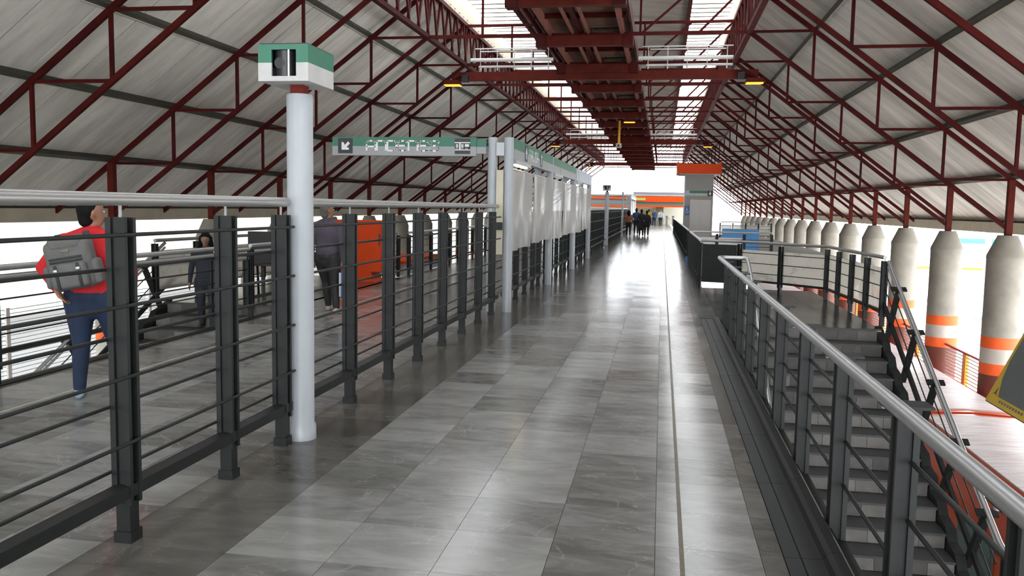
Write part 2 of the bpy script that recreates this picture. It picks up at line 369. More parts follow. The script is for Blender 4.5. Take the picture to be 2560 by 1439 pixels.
# black granite kerb along the open edge of each stairwell
for side in (1, -1):
    kb = struct('kerb', (mir(0.76, side), 6, 0), 'black granite kerb along the edge of the stairwell')
    for j in range(16):
        y0 = -5+1.14*j; y1 = y0+1.136
        pr = [(0.627, -0.02), (0.627, 0.004), (0.70, 0.006), (0.704, 0.001), (0.708, 0.006), (0.80, 0.010), (0.815, 0.035), (0.84, 0.045), (0.885, 0.045), (0.90, 0.03), (0.90, -0.02)]
        if side > 0: prism('kerb_stone', pr, y0, min(y1, 13.2), KERB, kb)
        else: prism('kerb_stone', [(mir(a, -1), min(b, 0.02)) for a, b in [(0.80, -.02), (0.80, .012), (0.90, .012), (0.90, -.02)]], y0, min(y1, 13.2), KERB, kb)
# lower level: platforms, track bed, streets
tag(box2('floor', (0.9, -12, -5.5), (4.55, 60, -5.3), mat('pale_platform_concrete', (.50, .49, .46), .8, var=.2, scale=1)), 'pale concrete train platform below the concourse', kind='structure')
tag(box2('floor', (-9.4, -12, -5.5), (-5.75, 60, -5.3), CONCD), 'concrete platform under the far stairwell', kind='structure')
tag(box2('ground', (-60, -40, -6.6), (80, 160, -6.4), CONCD), 'track bed between the platforms', kind='structure')
tag(box2('street', (7.15, -40, -6.4), (110, 160, -3.0), STREET), 'overexposed pale street beside the concrete columns', kind='structure')
tag(box2('street', (-110, -40, -6.4), (-11.0, 160, -3.0), YARD), 'overexposed pale yard beyond the mesh fence', kind='structure')

# ---- roof
DX, DZ, U0X, U0Z, NB = 1.41, 1.075, 9.35, 2.40, 4     # truss module; U0X is half span to the columns
def up_node(i, side): return Vector((RX+side*(U0X-DX*i), 0, U0Z+DZ*i))
SL = Vector((-DX, 0, DZ)).normalized()
NRM = Vector((DZ, 0, DX)).normalized()
ROOF0, ROOF1 = -11.7, 84.3
ceil = struct('ceiling', (RX, 36, 7), 'high pitched station roof lined with pale grey panels')
for side in (1, -1):
    sv = Vector((side*SL.x, 0, SL.z)); nv = Vector((side*NRM.x, 0, NRM.z))
    e = up_node(-1, side)-sv*0.45+nv*0.19; t = up_node(4, side)+sv*0.12+nv*0.19
    e.y = t.y = 0
    for j in range(int(ROOF1-ROOF0)):
        y = ROOF0+j+0.5
        bar('roof_panel', e+Vector((0, y, 0)), t+Vector((0, y, 0)), 0.968, 0.03, ROOFP, ceil, up=nv)
    bar('roof_backing', e+nv*0.04+Vector((0, (ROOF0+ROOF1)/2, 0)), t+nv*0.04+Vector((0, (ROOF0+ROOF1)/2, 0)), ROOF1-ROOF0, 0.03, ROOFB, ceil, up=nv)
    for i in range(0, 4):
        p = up_node(i, side)+nv*0.115
        bar('purlin', p+Vector((0, ROOF0, 0)), p+Vector((0, ROOF1, 0)), 0.09, 0.115, PURL, ceil, up=nv)
        q_ = p-nv*0.056+sv*-0.05; bar('purlin_lip', q_+Vector((0, ROOF0, 0)), q_+Vector((0, ROOF1, 0)), 0.02, 0.012, CREAM, ceil, up=nv)
    p = up_node(-1, side)
    box2('eave_beam', (p.x-0.10, ROOF0, p.z-0.16), (p.x+0.10, ROOF1, p.z+0.12), CREAM, ceil)
    box2('eave_gutter', (p.x+0.10*side-0.03, ROOF0, p.z+0.12), (p.x+0.10*side+0.03, ROOF1, p.z+0.22), PURL, ceil)
    gx = RX+side*3.72
    for j in range(int((ROOF1-ROOF0)/2)):               # ribbed cream upstand under the louvres
        y = ROOF0+2*j
        pl = []
        for k in range(9):
            yy = y+k*0.25; o = 0.025 if k % 2 else -0.025
            pl.append((yy, o))
        v = [(gx+o*side, yy, 6.80) for yy, o in pl]+[(gx+o*side, yy, 7.42) for yy, o in pl]
        mesh('upstand_sheet', v, [(k, k+1, k+10, k+9) for k in range(8)], CREAM, ceil)
    # louvre blades of the roof light
    xi, xo = RX+side*2.52, RX+side*3.70
    for j in range(int((ROOF1-ROOF0)/0.55)):
        y = ROOF0+0.3+0.55*j
        bar('louvre_blade', (xi, y, 7.44), (xo, y, 7.44), 0.15, 0.03, SLAT, ceil)
    box2('louvre_beam', (xi-0.05, ROOF0, 7.36), (xi+0.05, ROOF1, 7.56), REDB, ceil)
for j in range(int(ROOF1-ROOF0)):                       # central raised roof between the two roof lights
    y = ROOF0+j
    v = [(RX-2.5, y+.01, 7.50), (RX, y+.01, 7.75), (RX+2.5, y+.01, 7.50), (RX-2.5, y+.985, 7.50), (RX, y+.985, 7.75), (RX+2.5, y+.985, 7.50)]
    v += [(a, b, c+0.03) for a, b, c in v]
    mesh('ridge_panel', v, [(0, 1, 4, 3), (1, 2, 5, 4), (6, 7, 10, 9), (7, 8, 11, 10), (0, 1, 7, 6), (1, 2, 8, 7), (3, 4, 10, 9), (4, 5, 11, 10), (0, 3, 9, 6), (2, 5, 11, 8)], ROOFP, ceil)
prism('ridge_backing', [(RX-2.5, 7.54), (RX, 7.79), (RX+2.5, 7.54), (RX+2.5, 7.58), (RX, 7.83), (RX-2.5, 7.58)], ROOF0, ROOF1, ROOFB, ceil)

# ---- trusses, one every four metres, each spanning both roof slopes
TY = [0.3+4*k for k in range(-2, 22)]
for ty in TY:
    tr = thing('roof_truss', (RX, ty, 1.3), 'dark red stepped lattice truss carrying the sloping station roof' if abs((ty-0.3) % 24) > .01 or ty < 20 else 'stepped red roof truss with the %s heavy lamp beam below it' % nth[int((ty-.3)//24)-1], 'truss', 'stepped roof trusses in a row')
    O = Vector((0, ty, 0))
    for side in (1, -1):
        nv = Vector((side*NRM.x, 0, NRM.z))
        U = [up_node(i, side)+O for i in range(-1, 5)]; Lw = [up_node(i, side)+O-Vector((0, 0, DZ)) for i in range(0, 5)]
        bar('upper_chord', U[0], U[5], 0.075, 0.095, RED, tr, up=nv)
        bar('lower_chord', Lw[0], Lw[4], 0.075, 0.085, RED, tr, up=nv)
        for i in range(0, 5):
            if i: bar('web_post', U[i+1], Lw[i], 0.055, 0.055, RED, tr)
            if i < 4: bar('web_strut', Lw[i+1], U[i+1], 0.055, 0.055, RED, tr)
        bar('support_post', U[1], (U[1].x, ty, 1.17), 0.13, 0.13, REDB, tr)
    gl, gr = RX-3.71, RX+3.71
    bar('bottom_tie', (gl, ty, 5.625), (gr, ty, 5.625), 0.07, 0.075, RED, tr)
    bar('top_tie', (gl, ty, 6.70), (gr, ty, 6.70), 0.06, 0.07, RED, tr)
    for x in (-4.3, -0.62): bar('tie_post', (x, ty, 5.62), (x, ty, 6.70), 0.05, 0.05, RED, tr)
    for a, b in ((-0.6, 0.65), (0.68, 1.75)): bar('tie_brace', (a, ty, 5.62), (b, ty, 6.70), 0.05, 0.05, RED, tr)
    if ty in (0.3, 24.3, 48.3, 72.3) or abs((ty-0.3) % 24) < 0.01:
        bar('lamp_beam', (RX-4.1, ty+0.05, 5.30), (RX+4.35, ty+0.05, 5.30), 0.16, 0.24, REDB, tr)
# ---- longitudinal girders with V lattice
for side, nm in ((1, 'the stairwell with the yellow board'), (-1, 'the speaker pillar')):
    gx = RX+side*3.71
    g = thing('roof_girder', (gx, 36, 5.6), 'long dark red lattice girder below the louvres above '+nm, 'girder')
    bar('bottom_chord', (gx, ROOF0, 5.625), (gx, ROOF1, 5.625), 0.12, 0.10, RED, g)
    bar('top_chord', (gx, ROOF0, 6.72), (gx, ROOF1, 6.72), 0.12, 0.10, RED, g)
    n = 0
    for k in range(-3, 21):
        for q in range(5):
            y0 = 0.3+4*k+0.8*q
            bar('lattice_bar', (gx-0.02, y0, 5.66), (gx-0.02, y0+0.40, 6.68), 0.045, 0.075, RED, g)
            bar('lattice_bar', (gx+0.02, y0+0.40, 6.68), (gx+0.02, y0+0.80, 5.66), 0.045, 0.075, RED, g)
# ---- concrete columns under the truss ends
prof = [(0.39, -3.0), (0.39, -1.84), (0.392, -1.84), (0.392, -1.59), (0.39, -1.59), (0.39, -1.26), (0.392, -1.26), (0.392, -1.01), (0.39, -1.01), (0.39, -0.60), (0.386, -0.59), (0.386, 0.68), (0.392, 0.70), (0.39, 0.76), (0.20, 1.20)]
cidx = [2, 1, 1, 1, 3, 1, 1, 1, 0, 0, 0, 0, 0, 0]
for side in (1, -1):
    first = None
    for ty in TY:
        if ty < 2 or ty > 84: continue
        x = RX+side*U0X
        if first is None:
            first = lathe('concrete_column', prof, (x, ty, 0), [CONC, BANDO, BANDB, BANDW], None, 28, cidx)
            o = first
        else:
            o = place('concrete_column', first.data, Matrix.Translation((x, ty, -3.0)))
        o['kind'] = 'thing'
        if side > 0: tag(o, 'round concrete column with orange bands and a tapered head beside the street', 'column', 'banded columns along the street')
        else: tag(o, 'round concrete column with a tapered head beyond the paid walkway', 'column', 'columns behind the far stairwell')

# ================================================================== FENCE BETWEEN THE WALKWAYS
FX = -2.50
def fence(label, y0, y1, posts, top=True, rods=True, shoe=True):
    f = thing('steel_fence', (FX, (y0+y1)/2, 0), label, 'fence')
    if top: rod('top_rail', (FX, y0, 1.645), (FX, y1, 1.645), 0.031, TUBE, f, 20)
    for y in posts:
        p = post('fence_post', FX, y, 0.19, 1.56, STEEL, f)
        box2('foot', (FX-0.036, y-0.036, 0.055), (FX+0.036, y+0.036, 0.195), STEEL, p)
        box2('shoe', (FX-0.046, y-0.046, 0), (FX+0.046, y+0.046, 0.055), STEEL, p)
        if top: rod('pin', (FX, y, 1.55), (FX, y, 1.625), 0.008, SIGNG, f, 8)
    for z in (1.48, 1.15, 0.815, 0.50): rod('rod', (FX+0.06, y0, z), (FX+0.06, y1, z), 0.0095, STEEL, f, 8)
    for z in (1.315, 0.985, 0.66, 0.345): rod('rod', (FX-0.058, y0, z), (FX-0.058, y1, z), 0.0095, STEEL, f, 8)
    prism('bottom_rail', [(FX-.035, .285), (FX+.045, .285), (FX+.045, .225), (FX+.038, .225), (FX+.038, .278), (FX-.035, .278)], y0, y1, STEEL, f)
    return f
fence('dark steel rod fence ending at the pillar with the loudspeaker box', -5.0, 5.47, [-4.4, -3.4, -2.4, -1.4, -.35, .66, 1.66, 2.66, 3.67, 4.66, 5.40])
fence('dark steel rod fence between the speaker pillar and the banner frame', 5.69, 13.06, [5.76, 6.69, 7.71, 8.70, 9.73, 10.75, 11.74, 12.70])
fence('dark steel rod fence below the first pair of plastic sheets', 13.28, 18.02, [13.9, 14.9, 15.9, 16.9, 17.7], top=False)
fence('dark steel rod fence below the second pair of plastic sheets', 18.28, 22.98, [18.8, 19.8, 20.8, 21.8, 22.7], top=False)
fence('dark steel rod fence below the third pair of plastic sheets', 23.22, 27.92, [23.7, 24.7, 25.7, 26.7, 27.6], top=False)
fence('dark steel rod fence past the banner frame up to the second speaker pole', 28.25, 38.75, [28.7+k for k in range(10)])
fence('dark steel rod fence beyond the second speaker pole', 39.05, 64.0, [39.5+k for k in range(25)])

# ---- pillars with loudspeaker boxes
def speaker_pillar(y, label, boxlabel, r=0.088):
    px = -2.44
    p = thing('pillar', (px, y, 0), label, 'pillar'); p['kind'] = 'thing'
    lathe('shaft', [(r+0.012, 0), (r+0.012, 0.10), (r, 0.115), (r, 2.36), (r-0.006, 2.37)], (px, y, 0), PILLAR, p, 32)
    box2('weld_plate', (px-r-0.035, y-0.06, 0), (px-r+0.02, y+0.0, 0.14), PILLAR, p)
    box2('bracket', (px-0.045, y-0.05, 2.37), (px+0.045, y+0.05, 2.43), REDB, p)
    b = thing('speaker_box', (px-0.018, y, 2.43), boxlabel, 'loudspeaker')
    x0, x1, y0, y1, z0, z1 = px-0.19, px+0.155, y-0.22, y+0.22, 2.43, 2.665
    zm = z0+(z1-z0)*0.50; t = 0.015; ox0, ox1, oz0, oz1 = x0+0.092, x0+0.262, z0+0.032, z1-0.034
    # walls, each two-coloured: white below, green above
    for (a, bb, m, nm) in ((z0, zm, BOXW, 'white_panel'), (zm, z1, GREEN, 'green_panel')):
        box2(nm, (x1-t, y0, a), (x1, y1, bb), m, b); box2(nm, (x0, y0, a), (x0+t, y1, bb), m, b)
        box2(nm, (x0+t, y1-t, a), (x1-t, y1, bb), m, b)
        box2(nm, (x0+t, y0, a), (ox0, y0+t, bb), m, b); box2(nm, (ox1, y0, a), (x1-t, y0+t, bb), m, b)
    box2('white_panel', (ox0, y0, z0), (ox1, y0+t, oz0), BOXW, b); box2('green_panel', (ox0, y0, oz1), (ox1, y0+t, z1), GREEN, b)
    box2('bottom_panel', (x0+t, y0+t, z0), (x1-t, y1-t, z0+t), BOXW, b); box2('lid', (x0+.01, y0+.01, z1), (x1-.01, y1, z1+0.008), BLACK, b)
    sp = rod('speaker_cone', ((ox0+ox1)/2-.012, y0+0.075, oz0+.004), ((ox0+ox1)/2-.012, y0+0.075, oz1-.004), 0.072, BLACK, b, 24)
    tag(sp, 'round black speaker')
    rod('driver_disc', ((ox0+ox1)/2-.03, y0+0.004, (oz0+oz1)/2), ((ox0+ox1)/2-.03, y0+0.012, (oz0+oz1)/2), 0.036, mat('speaker_mesh', (.03, .03, .033), .7), b, 20)
    box2('trim_strip', (ox1-0.058, y0+0.002, oz0), (ox1-0.046, y0+0.012, oz1), CHROME, b)
    box2('back_plate', (ox0, y0+0.15, oz0), (ox1, y0+0.155, oz1), BLACK, b)
speaker_pillar(5.58, 'pale grey round pillar in the fence topped by a loudspeaker box', 'green and white loudspeaker box on the fence pillar')
speaker_pillar(38.9, 'thin grey pole with a small box past the banner frame', 'distant loudspeaker box on the pole past the banner frame')
pl = thing('pole', (-2.30, 51.5, 0), 'slim pale grey pole beside the woman in the orange top', 'pole')
lathe('shaft', [(0.07, 0), (0.07, 0.1), (0.055, 0.11), (0.055, 2.6)], (-2.30, 51.5, 0), PILLAR, pl, 16)
box2('cap_plate', (-2.38, 51.42, 2.6), (-2.22, 51.58, 2.63), PILLAR, pl)

# ---- banner frame: twin rows of pillars, sign boxes, plastic sheets
def portal(ys, where, salida, galv, far=False):
    fr = thing('banner_frame', (-2.475, ys[0], 0), 'pale grey tubular frame of paired pillars '+where, 'frame')
    for y in ys:
        for x in (-2.35, -2.605):
            lathe('pillar_tube', [(0.074, 0), (0.074, 2.69), (0.068, 2.70)], (x, y, 0), PILLAR, fr, 24)
        box2('tie_block', (-2.54, y-0.055, 2.42), (-2.415, y+0.055, 2.62), PILLAR, fr)
    for a, b in zip(ys, ys[1:]):
        box2('back_beam', (-2.64, a+.07, 2.45), (-2.57, b-.07, 2.62), PILLAR, fr)
    for i, (a, b) in enumerate(zip(ys, ys[1:])):
        s = thing('sign_box', (-2.35, (a+b)/2, 2.37), ('green and grey sign box lettered SALIDA' if i == salida else 'ribbed galvanised fascia box without lettering' if i == galv else 'green and grey faded fascia box on the %s bay' % nth[i])+' '+('of the far frame' if far else 'by the platforms sign'), 'sign')
        x0, x1 = -2.405, -2.285
        if i == galv:
            box2('backing', (x0, a+.08, 2.37), (x1-.01, b-.08, 2.70), GALV, s)
            for k in range(11):
                y = a+.10+(b-a-.2)*k/11; box2('rib', (x1-.01, y, 2.38), (x1+.008, y+(b-a-.2)/22, 2.69), GALV, s)
            continue
        box2('grey_band', (x0, a+.08, 2.37), (x1, b-.08, 2.535), SIGNG, s); box2('green_band', (x0, a+.08, 2.535), (x1, b-.08, 2.70), GREEN, s)
        if i == salida:
            M = plane_M((x1, a, 2.37), (0, 1, 0), (0, 0, 1))
            flat('arrow_plate', [(1.15, .03), (1.42, .03), (1.42, .30), (1.15, .30)], M, SIGNK, s)
            M2 = plane_M((x1+.004, a, 2.37), (0, 1, 0), (0, 0, 1))
            flat('arrow', [(1.255, .07), (1.315, .07), (1.315, .16), (1.36, .16), (1.285, .265), (1.21, .16), (1.255, .16)], M2, WHITE, s)
            word('SALIDA', 1.62, .085, .155, .165, .055, .028, M, WHITE, s)
            flat('exit_plate', [(3.0, .03), (3.27, .03), (3.27, .30), (3.0, .30)], M, SIGNK, s)
            flat('exit_bar', [(3.09, .06), (3.13, .06), (3.13, .27), (3.09, .27)], M2, WHITE, s)
            flat('exit_bar', [(3.13, .20), (3.20, .20), (3.20, .24), (3.13, .24)], M2, WHITE, s)
        else:
            M = plane_M((x1, a, 2.37), (0, 1, 0), (0, 0, 1)); flat('stain_stripe', [(1.3, .02), (1.33, .02), (1.33, .31), (1.3, .31)], M, mat('pale_pink_paint', (.45, .36, .34), .6), s)
    for i, (a, b) in enumerate(zip(ys, ys[1:])):
        mid = a+(b-a)*0.46
        for h, (ya, yb) in enumerate(((a+.085, mid-.02), (mid+.02, b-.085))):
            v, f = [], []; ny_, nz_ = 26, 14
            ph = random.random()*6
            for q in range(nz_+1):
                z = 2.23-(2.23-0.94-0.03*h)*q/nz_
                for p in range(ny_+1):
                    s = p/ny_; wst = .07*math.sin(math.pi*q/nz_)**2; yy = ya+(wst*.5 if h else 0)+(yb-ya-wst*(.5 if h else 1))*s
                    amp = 0.014+0.030*(q/nz_)*(0.4+0.6*s)
                    x = -2.345+amp*math.sin(s*11+ph+0.25*q)*0.6+0.010*math.sin(s*27+ph*2)*(q/nz_)
                    ed = max(0, abs(s-.5)*2-.72)/.28; x += .055*ed*ed*(1 if h else .6)
                    v.append((x, yy, z+0.012*math.sin(s*9+ph)*(q/nz_)))
            for q in range(nz_):
                for p in range(ny_): k = q*(ny_+1)+p; f.append((k, k+1, k+ny_+2, k+ny_+1))
            o = mesh('plastic_sheet', v, f, PLASTIC, None, smooth=True)
            tag(o, ('cloudy plastic sheet, '+('first' if h == 0 else 'second')+' in the '+nth[i]+' bay of the '+('far ' if far else '')+'banner frame'), 'plastic sheet', 'plastic sheets in the frame '+where)
            rod('hanging_bar', (-2.345, ya, 2.235), (-2.345, yb, 2.235), 0.012, PILLAR, o, 8)
        if not far:
            l = thing('strip_lamp', (-2.345, a+.95, 2.30), ('lit' if i == 0 else 'unlit')+' strip lamp under the '+nth[i]+' sign box '+where, 'lamp')
            box2('housing', (-2.40, a+.25, 2.315), (-2.27, a+1.75, 2.37), BOXW, l)
            box2('lamp_tube', (-2.36, a+.35, 2.29), (-2.30, a+1.55, 2.315), TUBEL if i == 0 else WHITEP, l)
portal([13.18, 18.15, 23.10, 28.08], 'along the fence by the platforms sign', 0, 2)
portal([65.0, 71.0, 77.0], 'far along the fence near the turnstiles', -1, -1, far=True)

# ---- ANDENES hanging sign
sg = thing('hanging_sign', (-3.98, 13.12, 2.40), 'green and grey hanging sign lettered ANDENES with an arrow and a train symbol', 'sign')
x0, x1, ya, z0, z1 = -5.16, -2.84, 13.04, 2.405, 2.69
box2('grey_band', (x0, ya, z0), (x1, ya+.14, (z0+z1)/2), SIGNG, sg); box2('green_band', (x0, ya, (z0+z1)/2), (x1, ya+.14, z1), GREEN, sg)
box2('arm_grey', (x1, ya+.03, z0+.04), (-2.69, ya+.11, (z0+z1)/2), SIGNG, sg); box2('arm_green', (x1, ya+.03, (z0+z1)/2), (-2.69, ya+.11, z1-.03), GREEN, sg)
M = plane_M((x0, ya, z0), (1, 0, 0), (0, 0, 1)); M2 = plane_M((x0, ya-.004, z0), (1, 0, 0), (0, 0, 1))
flat('arrow_plate', [(.095, .03), (.335, .03), (.335, .265), (.095, .265)], M, SIGNK, sg)
flat('arrow', [(.155, .085), (.275, .085), (.275, .115), (.235, .125), (.292, .182), (.262, .215), (.205, .157), (.192, .197), (.155, .207)], M2, WHITE, sg)
word('ANDENES', .565, .075, .143, .15, .0275, .025, M, WHITE, sg)
tp = flat('train_plate', [(1.985, .03), (2.23, .03), (2.23, .265), (1.985, .265)], M, SIGNK, sg)
for (a, b, c, d) in ((1.985, .195, 2.23, .21), (1.985, .085, 2.23, .098), (2.055, .098, 2.077, .195), (2.005, .125, 2.018, .180), (2.025, .125, 2.038, .180), (2.088, .125, 2.101, .180), (2.108, .125, 2.121, .180), (2.145, .140, 2.21, .180)):
    flat('train_symbol', [(a, b), (c, b), (c, d), (a, d)], M2, WHITE, tp)
for cx in (2.02, 2.10, 2.17):
    strokes('train_symbol', [[(cx-.018, .095), (cx-.012, .110), (cx, .115), (cx+.012, .110), (cx+.018, .095)]], .008, M2, WHITE, tp)

# ================================================================== RIGHT RAIL OVER THE STAIRS, RAILINGS
rl = thing('stair_guard', (0.93, 6, -0.2), 'long dark steel guard rail with steel tube fixed to the kerb over the stairs', 'railing')
tubepath('handrail', [(0.87, 0.3, 0.935), (0.87, 13.25, 0.935), (1.28, 13.25, 0.935), (1.30, 12.6, 0.62), (1.30, 8.3, -1.58), (1.30, 7.2, -1.58)], 0.030, CHROME, rl, 20, 0.09)
for k in range(11):
    y = 1.17+1.15*k
    p = post('guard_post', 0.955, y, -0.19, 0.90, STEEL, rl, 0.085, 0.095)
    box2('foot', (0.925, y-0.03, -0.48), (0.985, y+0.03, -0.19), STEEL, p)
    box2('top_plate', (0.86, y-0.06, 0.90), (1.04, y+0.06, 0.912), STEEL, p)
    rod('pin', (0.87, y, 0.89), (0.87, y, 0.93), 0.010, TUBE, rl, 8)
for z in (0.69, 0.46, 0.23): rod('rod', (0.975, 0.3, z), (0.975, 13.2, z), 0.010, STEEL, rl, 10)
prism('bottom_rail', [(0.915, -.07), (0.995, -.07), (0.995, -.06), (0.925, -.06), (0.925, .0), (0.915, .0)], 0.3, 13.2, STEEL, rl)

def railing(label, pts, z=0.0, top=1.0, step=1.0, tubes=(0.0,), panels=(), clad=(), rods=(0.78, 0.58, 0.38), bottom=0.22, group=None, mt=TUBE, corner=True):
    """posts, rods and a top tube along a plan polyline; panels / clad name the bays that hold frosted glass / dark sheet"""
    P = [Vector((a, b, z)) for a, b in pts]
    g = thing('railing', (P[0].x, P[0].y, z), label, 'railing', group)
    for t in tubes: tubepath('handrail', [p+Vector((0, 0, top-t)) for p in P], 0.028, mt, g, 14, 0.08)
    bay = 0
    for a, b in zip(P, P[1:]):
        n = max(1, round((b-a).length/step)); ang = math.atan2((b-a).y, (b-a).x)
        for k in range(n+1):
            q = a.lerp(b, k/n)
            if k == n and b is not P[-1]: continue
            ps = post('railing_post', q.x, q.y, z+0.14, z+top-0.05, STEEL, g, 0.075, 0.085, ang)
            box('foot', (q.x, q.y, z+0.07), (0.06, 0.06, 0.14), STEEL, ps, ang)
            rod('pin', (q.x, q.y, z+top-0.06), (q.x, q.y, z+top-0.02), 0.009, TUBE, g, 8)
        for k in range(n):
            q0, q1 = a.lerp(b, k/n), a.lerp(b, (k+1)/n); d = (q1-q0).normalized(); q0 = q0+d*0.05; q1 = q1-d*0.05
            nrm = Vector((-d.y, d.x, 0))
            if bay in panels:
                bar('frosted_pane', q0+nrm*0.035+Vector((0, 0, 0.52)), q1+nrm*0.035+Vector((0, 0, 0.52)), 0.008, 0.64, FROST, g)
            if bay in clad:
                bar('cladding_sheet', q0-nrm*0.055+Vector((0, 0, 0.53)), q1-nrm*0.055+Vector((0, 0, 0.53)), 0.012, 0.80, STEEL, g)
            bay += 1
        for h in rods: rod('rod', a+Vector((0, 0, h)), b+Vector((0, 0, h)), 0.008, STEEL, g, 8)
        bar('bottom_rail', a+Vector((0, 0, bottom)), b+Vector((0, 0, bottom)), 0.05, 0.04, STEEL, g)
    return g
railing('dark railing with dirty frosted panes round the landing above the stairs', [(0.84, 18.65), (1.62, 18.40), (3.06, 16.75), (3.20, 13.15)], step=0.95, panels=(1, 2, 3, 4, 5, 6), clad=(0,))
railing('dark railing with frosted panes round the far landing opposite', [(mir(3.0, -1), 17.4), (mir(3.2, -1), 12.7)], step=1.1, panels=(0, 1, 2, 3, 4))
railing('dark steel railing along the second stairwell past the landing', [(0.84, 18.9), (0.84, 26.0), (3.2, 26.2)], step=0.9, panels=(8, 9), mt=CHROME)
railing('dark clad railing running on past the lift tower', [(0.86, 28.6), (0.86, 64.0)], step=1.9, clad=tuple(range(40)), mt=CHROME)
box2('blue_base_block', (0.80, 28.35, 0), (1.10, 28.52, 0.13), BLUE, bpy.data.objects[[o.name for o in bpy.data.objects if o.get('label', '').startswith('dark clad railing')][0]])
railing('low railing with twin steel tubes beside the man in red', [(-5.72, -1.0), (-5.72, 10.35)], top=1.03, step=1.95, tubes=(0, 0.085), rods=(0.75, 0.58, 0.44), bottom=0.29)
railing('low railing with twin steel tubes past the wheeled gate', [(-5.72, 11.35), (-5.72, 13.2)], top=1.03, step=0.92, tubes=(0, 0.085), rods=(0.75, 0.58, 0.44), bottom=0.29)
railing('dark railing behind the orange cabinet along the walkway edge', [(-5.80, 19.4), (-5.80, 46.0)], step=1.0, rods=(0.8, 0.65, 0.5, 0.35))
railing('dark cross railing at the end of the far landing', [(-8.0, 18.9), (-5.9, 18.9)], step=0.7)
# wheeled gate
gt = thing('rolling_gate', (-5.72, 10.85, 0), 'short steel gate on a castor wheel in the low railing', 'gate')
post('gate_post', -5.72, 10.52, 0.16, 0.90, STEEL, gt, 0.08, 0.09); post('gate_post', -5.72, 11.24, 0.16, 0.90, STEEL, gt, 0.08, 0.09)
for z in (0.98, 0.86): rod('gate_tube', (-5.72, 10.45, z), (-5.72, 11.3, z), 0.03, TUBE, gt, 14)
for z in (0.7, 0.5, 0.3): rod('rod', (-5.72, 10.5, z), (-5.72, 11.26, z), 0.009, STEEL, gt, 8)
rod('pin', (-5.72, 10.52, 0.88), (-5.72, 10.52, 0.97), 0.01, TUBE, gt, 8); rod('pin', (-5.72, 11.24, 0.88), (-5.72, 11.24, 0.97), 0.01, TUBE, gt, 8)
wh = rod('wheel', (-5.735, 10.52, 0.075), (-5.69, 10.52, 0.075), 0.075, BLACK, gt, 24)
rod('hub', (-5.74, 10.52, 0.075), (-5.685, 10.52, 0.075), 0.035, CHROME, wh, 16)
box2('fork', (-5.75, 10.49, 0.06), (-5.737, 10.55, 0.19), CHROME, gt); box2('fork', (-5.688, 10.49, 0.06), (-5.675, 10.55, 0.19), CHROME, gt); box2('fork_plate', (-5.755, 10.48, 0.155), (-5.67, 10.56, 0.17), CHROME, gt)

